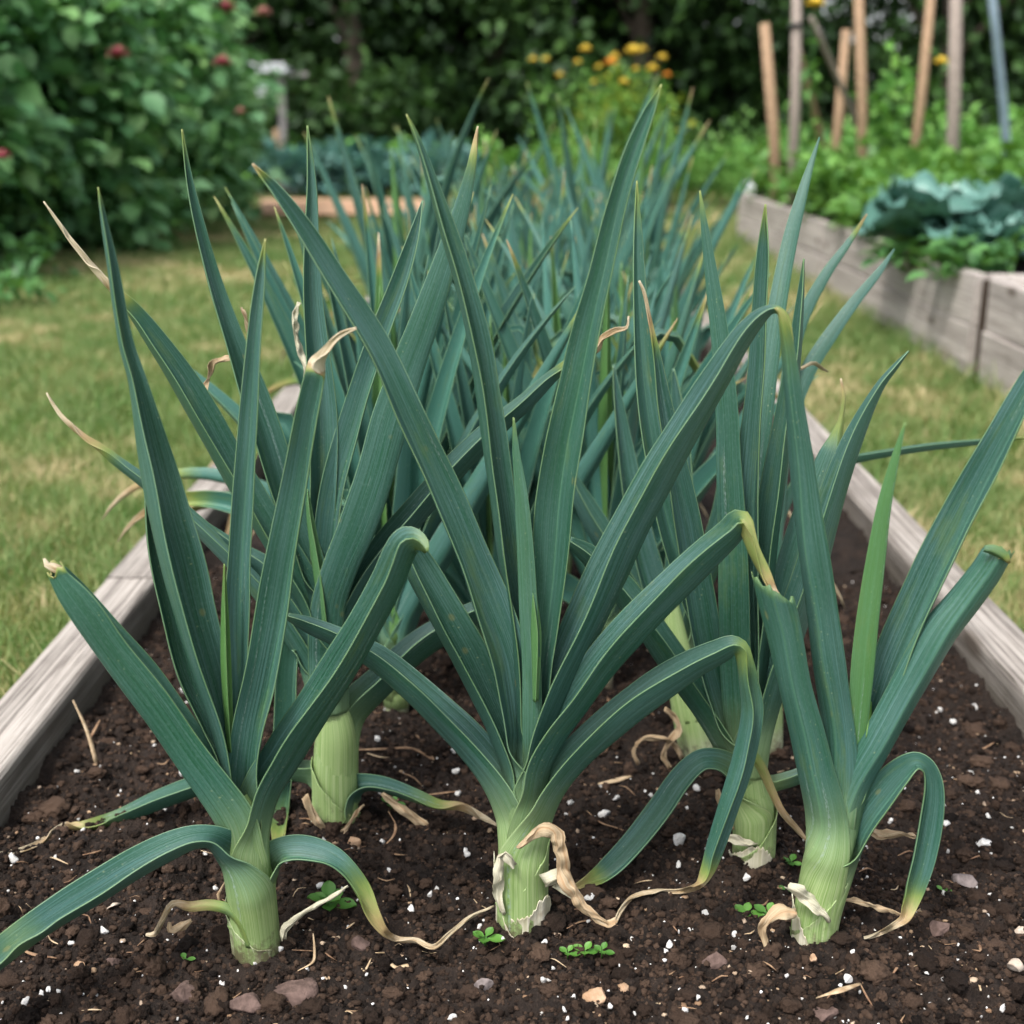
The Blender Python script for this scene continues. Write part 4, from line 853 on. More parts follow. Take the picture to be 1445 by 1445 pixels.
# perlite granules
pm = [rock_mesh('perlite_granule', 300+i, (1, random.uniform(.7, 1), random.uniform(.65, .95)), .5, (IV2, IF2), mat=m_perl) for i in range(6)]
named = [(354, 1071+0, 12), (146, 1316, 13), (320, 1389, 13), (167, 1147, 9), (257, 1092, 11), (235, 1146, 9), (118, 1177, 11), (214, 1157, 14), (18, 1212, 13), (290, 1205, 9), (302, 1257, 10), (396, 1340, 9), (350, 1358, 9), (182, 1396, 8), (69, 1398, 8), (84, 1411, 9), (644, 1090, 10), (640, 1062, 10), (657, 1205, 9), (607, 1264, 9), (549, 1232, 10), (580, 1286, 12), (617, 1256, 8), (833, 1268, 14), (767, 1332, 9), (767, 1385, 9), (893, 1330, 8), (952, 1333, 8), (939, 1344, 9), (918, 1259, 11), (957, 1221, 9), (799, 1152, 9), (869, 1128, 9), (918, 1124, 9), (984, 1115, 12), (995, 1290, 11), (1035, 1322, 12), (1078, 1204, 9), (1295, 1294, 11), (1335, 1184, 9), (1278, 1137, 9), (1379, 1121, 9), (1332, 1262, 8), (1352, 1335, 8), (1235, 1365, 9), (1132, 1412, 9), (967, 1428, 12), (1178, 1434, 9), (1415, 1424, 10), (638, 1438, 12), (1375, 1000, 12), (1326, 1003, 9), (600, 1112, 8), (540, 1190, 10), (452, 1250, 9), (1392, 1295, 10), (1410, 1010, 8), (740, 1125, 8)]
pos = [(soil_pt(a, b), c) for a, b, c in named]
while len(pos) < 285:
    px, py = random.uniform(0, 1445), 925+520*random.random()**.8; p = soil_pt(px, py)
    if BX0+.02 < p.x < BX1-.02: pos.append((p, random.uniform(3.5, 8.0) if random.random() < .85 else random.uniform(8, 11)))
for i, (p, s) in enumerate(pos):
    o = link('perlite_granule', pm[i % 6]); k = PXM(p)*s*1.3; o.location = p+Vector((0, 0, k*.15)); o.scale = (k*random.uniform(.9, 1.3), k, k*random.uniform(.8, 1)); o.rotation_euler = [random.uniform(0, 6) for _ in range(3)]
    tag(o, 'small white perlite granule lying on the dark soil', 'perlite', 'white perlite granules')
m_perls = leafy_material('perlite_fine', [(.45, .43, .40), (.75, .74, .72), (.80, .79, .78)], .85, 0, spec=.2)
tag(crumbs(1500, .0005, .0018, m_perls, 'fine_perlite', 1.8, .3, ymax=2.0, lift=.5), 'fine white perlite specks strewn over the dark soil', 'perlite specks', kind='stuff')

# straw, rootlets
m_straw = plain_material('straw', (.34, .23, .13), (.56, .43, .28), 120, .75, .4, .001)
m_stick = plain_material('dark_straw', (.16, .085, .050), (.34, .22, .13), 120, .8, .4, .001)
def tube(name, pts, rad, mat, parent=None, loc=None, k=6, flat=1.0):
    C = crom([(*p, r) for p, r in zip(pts, rad)], .004 if max(rad) < .02 else .1); P = C[:, :3]; r = np.maximum(C[:, 3], .0001); T = nrm(np.gradient(P, axis=0))
    A = nrm(np.cross(T, np.array([.13, .21, .97]))); Bn = np.cross(T, A); ang = np.linspace(0, 2*np.pi, k+1)[:-1]
    G = P[:, None]+A[:, None]*(np.cos(ang)*r[:, None])[..., None]+Bn[:, None]*(np.sin(ang)*r[:, None]*flat)[..., None]; n = len(P)
    i = np.arange(n-1)[:, None]*k; j = np.arange(k)[None]; F = np.stack([i+j, i+(j+1) % k, i+k+(j+1) % k, i+k+j], -1).reshape(-1, 4)
    Fl = [tuple(f) for f in F]+[tuple(range(k))[::-1], tuple((n-1)*k+np.arange(k))]
    me = mesh_np(name, G.reshape(-1, 3), Fl, mat); o = link(name, me, parent)
    if loc is not None: o.location = loc
    return o
def straw(pxs, wpx, mat, lab, name='straw', lifts=None, flat=.5, group=None):
    ps = [soil_pt(x, y, .003+(lifts[i] if lifts else 0)) for i, (x, y) in enumerate(pxs)]; b = ps[0]; k = PXM(b)*wpx/2
    rr = [k*(.45 if i in (0, len(ps)-1) else 1) for i in range(len(ps))]
    o = tube(name, [tuple(p-b) for p in ps], rr, mat, loc=b, flat=flat); return tag(o, lab, 'straw', group)
# stick leaning on the left board
p0 = soil_pt(136, 1076); top = at_y(103, 988, p0.y+.03)
o = tube('stick', [(0, 0, 0), tuple(.5*(Vector(top)-p0)+Vector((.003, 0, .0))), tuple(Vector(top)-p0)], [.0035, .003, .0012], m_straw, loc=p0, flat=.4); tag(o, 'split straw-coloured stick leaning against the left board', 'stick')
p0 = soil_pt(128, 1040); top = at_y(141, 1016, p0.y+.02)
o = tube('stick', [(0, 0, 0), tuple(.5*(Vector(top)-p0)), tuple(Vector(top)-p0)], [.002, .0016, .0008], m_stick, loc=p0, flat=.4); tag(o, 'small splinter beside the split stick at the left board', 'stick')
straw([(28, 1338), (48, 1347), (80, 1352)], 7, m_stick, 'reddish dead leaf shred below the long drooping leaf at lower left')
straw([(844, 1106), (866, 1102), (890, 1095)], 15, m_straw, 'pale husk lying on the soil right of the centre stem', name='husk', flat=.3)
straw([(1152, 1408), (1180, 1399), (1214, 1388)], 13, m_straw, 'torn tan leaf scrap on the stone at the bottom', name='leaf_scrap', flat=.3, lifts=[.012, .014, .006])
straw([(1214, 1388), (1222, 1404), (1234, 1424)], 4, m_stick, 'dark rootlet hanging off the tan leaf scrap at the bottom')
straw([(442, 1317), (444, 1342), (441, 1358), (420, 1370)], 4, m_straw, 'bent pale straw right below the front left leek', lifts=[.01, .004, 0, 0])
straw([(1375, 1358), (1380, 1380), (1384, 1398)], 5, m_straw, 'white branching rootlet at the lower right')
straw([(1357, 1362), (1375, 1362), (1398, 1368)], 3.5, m_straw, 'thin side root crossing the white branching rootlet')
straw([(1362, 1308), (1378, 1325), (1383, 1342), (1372, 1340)], 4, m_stick, 'hooked thin root beside the dark brown stone')
straw([(1256, 1380), (1264, 1368), (1272, 1355)], 4, m_stick, 'short tan straw below the front right leek')
straw([(800, 1310), (822, 1300), (850, 1299), (872, 1306)], 4, m_stick, 'thin root curving away from the foot of the centre leek', name='root')
straw([(546, 1352), (560, 1366), (574, 1362), (576, 1364)], 8, m_straw, 'curled tan leaf shred below the yellowing leaf tail', name='leaf_scrap')
straw([(506, 1364), (514, 1370), (524, 1352)], 4, m_straw, 'little forked straw piece at the bottom left of centre')
straw([(598, 1122), (625, 1119), (652, 1116)], 4, m_stick, 'straight thin straw behind the browning low leaf')
straw([(566, 1090), (585, 1098), (598, 1112)], 4, m_stick, 'curved thin root above the browning low leaf')
straw([(505, 1058), (540, 1057), (580, 1056), (602, 1066), (610, 1072)], 6, m_stick, 'long brown curled root behind the second row leek', name='root', lifts=[0, .006, .008, .003, 0])
straw([(586, 1036), (600, 1050), (612, 1072)], 5, m_stick, 'second brown root crossing the long curled one', name='root')
straw([(540, 1196), (556, 1178), (557, 1160), (548, 1145)], 4, m_stick, 'thin root arching beside the second row leek foot', name='root', lifts=[0, .006, .01, .02])
straw([(828, 1144), (850, 1162), (870, 1168), (880, 1172)], 3.5, m_stick, 'fine root between the centre leek and the drooping green leaf', name='root')
straw([(148, 1286), (160, 1276), (170, 1275)], 9, m_rock4, 'pale grey seed husk below the long drooping leaf', name='husk', flat=.35)
straw([(312, 1290), (308, 1262), (318, 1243)], 5, m_straw, 'twisted dry straw standing left of the front left stem', lifts=[0, .02, .035])
for i in range(170):
    px, py = random.uniform(10, 1435), 1000+440*random.random(); a = random.uniform(-.9, .9) if random.random() < .75 else random.uniform(0, 6.3); L_ = random.uniform(10, 36)
    bx, by = px+L_*math.cos(a), min(1444, py+L_*.6*math.sin(a)); mx_, my_ = (px+bx)/2+random.uniform(-5, 5), (py+by)/2+random.uniform(-5, 5)
    q0 = gnd(px, py); q1 = gnd(bx, by)
    if not (BX0+.02 < q0[0] < BX1-.02 and BX0+.02 < q1[0] < BX1-.02): continue
    straw([(px, py), (mx_, my_), (bx, by)], random.uniform(1.6, 4.2), random.choice((m_straw, m_stick, m_stick)), 'short thin scrap of dry straw or root on the soil', group='dry straw scraps on the soil')

# ---- generic leaf builder -------------------------------------------------
LP = np.array([(0, 0, 0), (.28, .36, .1), (.62, .38, .1), (1, 0, -.12), (.62, -.38, .1), (.28, -.36, .1), (.3, 0, 0), (.65, 0, -.02)])
LF = np.array([(0, 6, 1, 1), (6, 7, 2, 1), (7, 3, 2, 2), (0, 5, 6, 6), (5, 4, 7, 6), (4, 3, 7, 7)])
LT = np.array([(0, 6, 1), (6, 7, 2), (6, 2, 1), (7, 3, 2), (0, 5, 6), (5, 4, 7), (5, 7, 6), (4, 3, 7)])
def leaves(C, D, Nn, L, W, curl=1.0):
    """C base points, D directions, Nn up vectors, L lengths, W width ratio"""
    D = nrm(D); S = nrm(np.cross(D, Nn)); U = np.cross(S, D); n = len(C)
    G = C[:, None]+D[:, None]*(LP[None, :, 0]*L[:, None])[..., None]+S[:, None]*(LP[None, :, 1]*(L*W)[:, None])[..., None]+U[:, None]*(LP[None, :, 2]*(L*curl)[:, None])[..., None]
    F = (np.arange(n)[:, None, None]*8+LT[None]).reshape(-1, 3)
    return G.reshape(-1, 3), F
def leaf_obj(name, C, D, Nn, L, W, mat, parent=None, curl=1.0, hue=None, smooth=False):
    G, F = leaves(C, D, Nn, L, W, curl); n = len(C)
    h = RNG.random(n) if hue is None else hue
    d = np.repeat(np.stack([h, RNG.random(n)**3, h], -1), 8, 0)
    return link(name, mesh_np(name, G, F, mat, data=d, smooth=smooth), parent)
m_weed = leafy_material('seedling_leaves', [(.045, .14, .022), (.07, .19, .03), (.10, .24, .04)], .45, .2)
def seedling(px, py, size_px, lab, n=6, spread=.6, seed=0, pairs=1):
    rng = np.random.default_rng(seed+900); p = soil_pt(px, py); k = PXM(p)*size_px; r = empty('seedling', p); tag(r, lab, 'seedling', 'weed seedlings')
    C, D, Nn, L = [], [], [], []
    for c in range(pairs):
        off = np.array([(c-(pairs-1)/2)*k*.55, rng.uniform(-.1, .1)*k, 0]); h = k*rng.uniform(.16, .3)
        tube('stem', [tuple(off), tuple(off*1.0+np.array([0, 0, h*.6])), tuple(off+np.array([.02*k, 0, h]))], [k*.03, k*.026, k*.02], m_weed, r)
        for i in range(n):
            a = i*2.4+rng.uniform(-.2, .2); t = i/n
            D.append((math.cos(a), math.sin(a), .15+.9*t)); C.append(off+np.array([math.cos(a)*.03*k, math.sin(a)*.03*k, h*(.6+.5*t)])); L.append(k*(.42-.16*t)*rng.uniform(.85, 1.15)); Nn.append((0, 0, 1))
    for c_, d_, n_, l_ in zip(C, D, Nn, L):     # rounded soft leaf
        nu, nv = 7, 5; G = []; d_ = nrm(np.array(d_)); s_ = nrm(np.cross(d_, (0, 0, 1))); u_ = np.cross(s_, d_)
        for i in range(nu):
            t = i/(nu-1); wd = .04+.34*math.sin(math.pi*min(1, max(0, (t-.12)/.88)))**.7 if t > .12 else .04
            if t > .99: wd = .03
            for j in range(nv):
                s = -1+2*j/(nv-1); G.append(c_+d_*l_*t+s_*l_*wd*s+u_*l_*(.10*s*s-.25*t*t*.6))
        link('leaf', mesh_np('leaf', np.array(G), grid_faces(nu, nv), m_weed, data=np.full((nu*nv, 3), rng.random())*np.array([1, .2, 1])), r)
seedling(464, 1292, 80, 'largest weed seedling, bright green, right of the front left leek foot', 8, seed=1)
seedling(263, 1358, 30, 'tiny two-leaved seedling above the pinkish brown stone', 3, seed=2)
seedling(685, 1332, 56, 'four-leaved green seedling just in front of the centre leek', 5, seed=3)
seedling(825, 1352, 44, 'low spreading seedling patch right of the centre leek foot', 4, seed=4, pairs=3)
seedling(1116, 1228, 44, 'seedling at the left of the front right leek, behind its cream skin', 5, seed=5)
seedling(1068, 1300, 56, 'broad-leaved seedling among the dry collar left of the front right leek', 4, seed=6, pairs=2)
seedling(1110, 1262, 34, 'small dark seedling tucked behind the front right stem', 3, seed=7)
seedling(1330, 1262, 28, 'thin young sprout right of the hanging leaf tip', 3, seed=8)
seedling(552, 1142, 44, 'sprig of weed behind the second row leek foot', 5, seed=9)
seedling(72, 1150, 22, 'tiny green sprout in the left corner by the board', 3, seed=10)

# ================================================================ BEYOND THE BED
G0 = LAWN_Z
m_bush = leafy_material('broad_leaves', [(.060, .175, .062), (.10, .25, .10), (.15, .33, .16), (.24, .40, .12)], .5, .3, (.14, .40, .06), .45)
m_wood3 = plain_material('bark', (.045, .035, .028), (.11, .085, .065), 14, .9, .8, .02)
m_red = plain_material('dark_red_petals', (.24, .03, .05), (.40, .09, .12), 60, .6, .1)
m_pinkr = plain_material('faded_petals', (.32, .12, .11), (.45, .22, .18), 60, .7, .1)
def shrub(x, y, rx, ry, h, n, ls, lab, seed, flowers=0, nm='leafy_shrub', grp='tall leafy shrubs along the left side'):
    rng = np.random.default_rng(seed); r = empty(nm, (x, y, G0)); tag(r, lab, 'shrub', grp)
    st = []
    for i in range(9):
        a = rng.uniform(0, 6.3); q_ = rng.uniform(.3, 1)**.5; bx, by = math.cos(a)*rx*.3*q_, math.sin(a)*ry*.3*q_; tx, ty = math.cos(a)*rx*.8*q_, math.sin(a)*ry*.8*q_; th = h*rng.uniform(.75, 1.0)*(1-.3*q_)
        st.append(((bx, by), (tx, ty), th)); tube('branch', [(bx, by, 0), ((bx+tx)/2*.8, (by+ty)/2*.8, th*.5), (tx, ty, th)], [.022, .015, .006], m_wood3, r, k=5)
    C = []; # leaves sit in clumps along the shell and inside
    ncl = 70; cl = []
    for i in range(ncl):
        a = rng.uniform(0, 6.3); t = rng.random()**.7; q_ = rng.uniform(.55, 1.0); pr = math.sin(math.pi*min(1, .18+t*.80))**.55
        cl.append((math.cos(a)*rx*q_*pr, math.sin(a)*ry*q_*pr, h*(.06+.92*t)))
    cl = np.array(cl); idx = rng.integers(0, ncl, n); C = cl[idx]+rng.normal(0, 1, (n, 3))*np.array([.15, .15, .13])
    C[:, 2] = np.clip(C[:, 2], .02, None); D = rng.normal(0, .6, (n, 3))+np.stack([C[:, 0]/rx, C[:, 1]/ry, np.zeros(n)], -1)*.9; D[:, 2] -= .35
    hue = np.clip(rng.normal(.42, .28, n), 0, 1)
    leaf_obj('foliage', C, D, np.tile((0, 0, 1.), (n, 1))+rng.normal(0, .35, (n, 3)), ls*rng.uniform(.55, 1.25, n), .95, m_bush, r, hue=hue)
    for i in range(flowers):
        t = cl[rng.integers(0, ncl)]; d = np.array([t[0], t[1], .2]); d /= np.linalg.norm(d)
        flower('flower_head', r, t+d*.16+np.array([0, 0, .08]), rng.uniform(.04, .075), rng.choice([0, 0, 1]), rng)
    return r
def flower(name, parent, p, s, kind, rng, mats=None, cen=None, np_=12):
    mats = mats or (m_red, m_pinkr); o = None; C, D = [], []
    for ring in range(2):
        for i in range(np_):
            a = i*6.283/np_+ring*.3; D.append((math.cos(a), math.sin(a)*.6-.6, .35+.5*ring)); C.append(p)
    C = np.array(C); D = np.array(D, float)
    G, F = leaves(C, D, np.tile((0, -.3, 1.), (len(C), 1)), np.full(len(C), s*1.25), .6); me = mesh_np(name, G, F, mats[kind], smooth=False)
    o = link(name, me, parent)
    if cen: 
        v = IV1*np.array([s*.36, s*.22, s*.36])+p+np.array([0, -s*.12, .0]); link('flower_centre', mesh_np('flower_centre', v, IF1, cen), o)
    return o
def atp(px, py, Y): p = at_y(px, py, Y); return p
def ground_x(px, Y): return at_y(px, 400, Y)[0]
shrub(-3.55, 6.9, .85, .8, 2.05, 6500, .15, 'nearest dark green shrub cut off by the left edge, big drooping leaves', 1, 1)
shrub(-3.15, 8.3, .85, .8, 2.05, 6500, .145, 'tall broad-leaved shrub with one dark red flower head, second along the left', 2, 0)
flo = empty  # (flowers below are placed where the photograph shows them)
s3 = shrub(-2.85, 9.7, .72, .8, 1.95, 6000, .14, 'broad-leaved shrub with faded pink flower heads near the white table', 3, 1)
shrub(-3.0, 11.4, .68, .8, 1.85, 5000, .13, 'last and farthest shrub of the left side, reddish tops', 4, 3)
shrub(-4.9, 8.2, 1.0, 1.2, 2.6, 4500, .16, 'taller shrub standing behind the nearest left shrubs', 5, 0)
shrub(-4.3, 10.6, 1.0, 1.2, 2.7, 4500, .16, 'taller shrub standing behind the middle left shrubs', 6, 2)
rg = np.random.default_rng(3)
for (px, py, Y, s, k, pr) in ((168, 82, 7.6, .06, 0, None), (315, 93, 9.0, .06, 0, None), (318, 18, 9.6, .08, 0, None), (372, 22, 10.6, .06, 1, None), (5, 225, 6.3, .04, 0, None), (340, 160, 8.9, .035, 1, None)):
    p = at_y(px, py, Y); r = empty('dahlia', tuple(p-np.array([0, 0, .5]))); tag(r, {168: 'single deep red bloom on the left shrub, brightest of them', 315: 'dull red bloom low on the right side of the left shrubs', 318: 'wide dark pink bloom at the top of the shrubs, left of the dark trees', 372: 'faded brownish pink bloom beside the wide dark pink one', 5: 'red bloom at the very left edge, half out of view', 340: 'small reddish seed head hanging at the right side of the shrubs'}[px], 'flower')
    tube('stalk', [(.05, .45, .05), (.03, .2, .3), (0, .04, .5)], [.006, .005, .004], m_weed, r, k=5)
    flower('bloom', r, np.array([0, 0, .5]), s, k, rg)
# log edging under the shrubs and low plants at the left
p = gnd(30, 345, G0); o = tube('log', [(-1.6, -.3, .05), (-.6, 0, .06), (.25, .25, .05)], [.06, .065, .05], m_wood3, loc=Vector((p[0], p[1], G0)), k=10); tag(o, 'mossy fallen log edging the ground under the left shrubs', 'log')
def low_plant(name, x, y, r_, h, n, ls, mat, lab, cat, grp, seed, z=G0, stems=4, W=.8, up=.3, smooth=False):
    rng = np.random.default_rng(seed); r = empty(name, (x, y, z)); tag(r, lab, cat, grp)
    a = rng.uniform(0, 6.3, n); q_ = rng.random(n)**.5; zz = h*(.15+.85*rng.random(n))*(1-.35*q_**2)
    # clump
    nc = 12; ca, cq = rng.uniform(0, 6.3, nc), rng.random(nc)**.5; cz = h*(.25+.7*rng.random(nc))*(1-.3*cq)
    idx = rng.integers(0, nc, n); C = np.stack([np.cos(ca[idx])*cq[idx]*r_*.8, np.sin(ca[idx])*cq[idx]*r_*.8, cz[idx]], -1)+rng.normal(0, 1, (n, 3))*np.array([r_*.2, r_*.2, h*.12])
    C[:, 2] = np.clip(C[:, 2], .01, None); D = rng.normal(0, .5, (n, 3))+C*np.array([1/r_, 1/r_, 0]); D[:, 2] += up
    leaf_obj('foliage', C, D, np.tile((0, 0, 1.), (n, 1))+rng.normal(0, .25, (n, 3)), ls*rng.uniform(.6, 1.3, n), W, mat, r, smooth=smooth)
    for i in range(stems):
        tube('stem', [(0, 0, 0), tuple(np.array([math.cos(ca[i])*cq[i]*r_*.4, math.sin(ca[i])*cq[i]*r_*.4, cz[i]*.6])), tuple(np.array([math.cos(ca[i])*cq[i]*r_*.8, math.sin(ca[i])*cq[i]*r_*.8, cz[i]]))], [.008, .006, .004], m_weed, r, k=4)
    return r
m_low = leafy_material('low_green', [(.035, .11, .035), (.055, .155, .045), (.09, .22, .06)], .5, .2)
for i, (px, py, rr, hh) in enumerate(((25, 395, .3, .3), (95, 345, .25, .28), (8, 440, .22, .18), (185, 330, .25, .25), (300, 300, .35, .35), (245, 312, .3, .3))):
    p = gnd(px, py, G0); low_plant('weed_clump', p[0], p[1], rr, hh, 160, .07, m_low, 'low weedy plant growing at the foot of the left shrubs', 'weed', 'low weeds at the foot of the left shrubs', 40+i)

# trees: dark wall of foliage behind the garden
m_tree = leafy_material('dark_tree_leaves', [(.008, .024, .008), (.016, .044, .013), (.028, .070, .018), (.055, .12, .025)], .6, .1, (.1, .2, .02), .3)
def tree(x, y, h, rad, n, ls, lab, seed, low=.25, dens=1.0):
    rng = np.random.default_rng(seed); r = empty('tree', (x, y, G0)); tag(r, lab, 'tree', 'dark trees behind the garden')
    tube('trunk', [(0, 0, -.1), (.08, .05, h*.3), (-.05, 0, h*.6), (.03, .05, h*.9)], [.17, .14, .09, .02], m_wood3, r, k=9)
    nc = 46; t = rng.random(nc); a = rng.uniform(0, 6.3, nc); q_ = rng.random(nc)**.45; pr = np.sin(np.pi*np.clip(.2+t*.78, 0, 1))**.6
    cl = np.stack([np.cos(a)*rad*q_*pr, np.sin(a)*rad*q_*pr, low+t*(h-low)], -1)
    for i in range(10): 
        c = cl[i]; tube('limb', [(0, 0, max(.3, c[2]*.55)), tuple(c*np.array([.5, .5, .8])), tuple(c)], [.05, .035, .012], m_wood3, r, k=5)
    idx = rng.integers(0, nc, n); s_ = rng.uniform(.22, .5, nc)[idx]; C = cl[idx]+rng.normal(0, 1, (n, 3))*s_[:, None]*np.array([1, 1, .75]); C[:, 2] = np.clip(C[:, 2], .05, None)
    D = rng.normal(0, .8, (n, 3)); D[:, 2] -= .3; hue = np.clip(rng.random(nc)[idx]*.5+rng.normal(.2, .2, n), 0, 1)
    leaf_obj('crown', C, D, np.tile((0, 0, 1.), (n, 1))+rng.normal(0, .5, (n, 3)), ls*rng.uniform(.6, 1.3, n), .75, m_tree, r, hue=hue)
tx = [(-6.4, 17, 'far left'), (-4.3, 18.2, ''), (-2.2, 17.4, ''), (-.4, 18.6, ''), (1.5, 17.6, ''), (3.4, 18.4, ''), (5.4, 17.2, ''), (7.4, 18, '')]
lbl = ['dark leafy tree above and behind the left shrubs', 'dark tree behind the white topped table', 'dark tree behind the tallest blurred leek tips, left of centre', 'dark tree at the middle of the far edge of the garden', 'dark tree right behind the yellow flowers', 'dark tree behind the leftmost wooden stakes', 'dark tree behind the middle stakes with bright sky gaps', 'dark tree behind the right hand stakes']
for i, (x, y, _) in enumerate(tx): tree(x, y, 5.6+.5*math.sin(i*2.1), 1.75, 9000 if i != 6 else 5200, .16, lbl[i], 60+i)
for i, x in enumerate((-8, -5.6, -3.2, -.9, 1.4, 3.2, 7.9, 10.2)):
    tree(x, 21.5+.5*math.sin(i*1.7), 7.2, 2.1, 6500, .22, 'shadowy tree of the second line behind the dark trees', 80+i, .1)
p_ = (RNG.random(9000)*26-11, 19.8+RNG.random(9000)*.9, RNG.random(9000)**1.0*2.3)
C = np.stack([p_[0], p_[1], p_[2]+G0], -1); D = RNG.normal(0, 1, (9000, 3))
hd = leaf_obj('hedge', C, D, np.tile((0, 0, 1.), (9000, 1))+RNG.normal(0, .5, (9000, 3)), .26*RNG.uniform(.6, 1.3, 9000), .8, m_tree, hue=np.clip(RNG.normal(.2, .2, 9000), 0, 1))
tag(hd, 'dense dark undergrowth filling the gaps between the far trees', 'undergrowth', kind='stuff')

# green band of plants in front of the trees
m_mid = leafy_material('mid_green', [(.055, .16, .03), (.085, .23, .045), (.13, .31, .06), (.19, .36, .08)], .5, .2, (.2, .45, .05))
m_kale = leafy_material('blue_green_leaves', [(.065, .17, .15), (.11, .25, .22), (.18, .33, .30)], .5, .12, (.1, .3, .1))
m_yel = plain_material('yellow_petals', (.70, .50, .05), (.78, .60, .10), 30, .6, .1)
m_ora = plain_material('orange_petals', (.70, .28, .03), (.75, .36, .05), 30, .6, .1)
m_cen = plain_material('flower_brown', (.10, .05, .015), (.20, .11, .03), 50, .8, .2)
k_ = 0
for i in range(26):
    x = -3.6+i*.36+random.uniform(-.1, .1); yy = 15.6+random.uniform(-.4, .4)
    low_plant('garden_plant', x, yy, .42, random.uniform(.45, .7), 340, .13, m_mid, 'bushy green garden plant in the band along the foot of the dark trees', 'plant', 'green plants along the far edge', 120+i)
for i in range(16):
    x = .55+i*.38+random.uniform(-.1, .1); yy = 12.6+random.uniform(-.3, .3)
    low_plant('carrot_plant', x, yy, .42, random.uniform(.62, .88), 620, .075, m_mid, 'feathery green plant in the row behind the far raised bed', 'plant', 'feathery green row plants', 160+i, W=.35, up=.8)
# shrub with yellow flowers
shr = low_plant('yellow_shrub', 1.05, 14.6, .75, 1.35, 1900, .09, leafy_material('yellow_green_leaves', [(.07, .16, .02), (.13, .24, .03), (.28, .32, .03)], .5, .2, (.3, .45, .02)), 'yellow-green rounded shrub behind the farthest leeks', 'shrub', None, 190, stems=6)
for i, (px, py, s, or_) in enumerate(((826, 72, .07, 0), (862, 92, .085, 1), (893, 76, .10, 0), (867, 82, .06, 0), (934, 84, .065, 0), (920, 100, .075, 0), (897, 100, .05, 0), (845, 97, .05, 0), (906, 72, .06, 0), (941, 108, .05, 1), (815, 90, .05, 0), (880, 118, .06, 0), (790, 108, .05, 0), (752, 86, .05, 0), (770, 86, .05, 0), (838, 118, .04, 0))):
    Y_ = 14.0+random.uniform(-.3, .3); p = at_y(px, py, Y_); r = empty('yellow_flower', (p[0], p[1], G0)); hgt = p[2]-G0
    tag(r, 'orange-yellow daisy-like flower in the clump by the dark trees' if or_ else 'bright yellow daisy-like flower in the clump by the dark trees', 'flower', 'orange daisy flowers' if or_ else 'yellow daisy flowers')
    tube('stalk', [(0, .05, 0), (.03, .02, hgt*.5), (0, 0, hgt)], [.009, .008, .005], m_weed, r, k=4)
    n = 46; C = np.stack([RNG.normal(0, .05, n), RNG.normal(0, .05, n), RNG.uniform(.1, .9, n)*hgt], -1); D = RNG.normal(0, .6, (n, 3)); D[:, 2] += .3
    leaf_obj('foliage', C, D, np.tile((0, 0, 1.), (n, 1)), RNG.uniform(.07, .13, n), .4, m_mid, r)
    flower('bloom', r, np.array([0, 0, hgt]), s*.8, or_, rg, (m_yel, m_ora), m_cen)
# kale row
for i, px in enumerate((402, 440, 478, 515, 548, 585, 625)):
    Y_ = 14.6+.2*(i % 2); x = at_y(px, 230, Y_)[0]; low_plant('kale_plant', x, Y_, .32, random.uniform(.5, .66), 130, .20, m_kale, 'blue-green kale-like plant in the row beyond the lawn', 'kale', 'blue-green kale row beyond the lawn', 210+i, up=.5)
# bare path and soil patches beyond the lawn (sheets 4 mm proud)
def patch(name, pts, z, mat):
    v = [(p[0], p[1], z) for p in pts]; me = mesh_np(name, np.array(v), [tuple(range(len(v)))], mat, smooth=False); return tag(link(name, me), kind='structure')
m_path = plain_material('bare_clay_path', (.36, .20, .12), (.52, .34, .22), 3, .95, .3)
a, b_, c_, d_ = gnd(425, 281, G0), gnd(640, 281, G0), gnd(640, 252, G0), gnd(425, 252, G0)
a, b_ = (-2.25, 11.2), (-.6, 11.2); d_, c_ = (-2.7, 13.6), (-.5, 13.6)
patch('path', (a, b_, c_, d_), G0+.055, m_path)
patch('flower_bed_soil', ((.3, 11.6), (6.5, 11.6), (6.9, 15.0), (-.2, 15.0)), G0+.03, soil_mat('far_soil', (.05, .028, .018), (.11, .065, .042), (.16, .10, .07)))
patch('far_border_soil', ((-5, 14.1), (-.3, 14.1), (-.3, 19.5), (-5, 19.5)), G0+.02, soil_mat('border_soil'))
for i, (px, Y_) in enumerate(((1030, 11.2), (1063, 11.3))):
    x = at_y(px, 230, Y_)[0]
# small white stake label in soil
p = gnd(1063, 222, G0); r = empty('plant_marker', (at_y(1063, 215, 11.5)[0], 11.5, G0)); tag(r, 'short pale marker peg in the soil left of the far raised bed', 'plant marker')
m_white = plain_material('white_paint', (.60, .62, .66), (.72, .74, .78), 8, .6, .1)
def box(name, cx, cy, cz, sx, sy, sz, mat, parent=None, bev=.006):
    o = board(name, sy, sx, sz, mat, seg=max(sy/3, .05), wob=.0006, bev=min(bev, sx*.2, sz*.2), parent=parent); o.location = (cx, cy-sy/2, cz-sz/2); return o
box('peg', 0, 0, .09, .05, .03, .18, m_wood3, r); box('label_plate', 0, -.02, .25, .10, .012, .14, m_white, r)
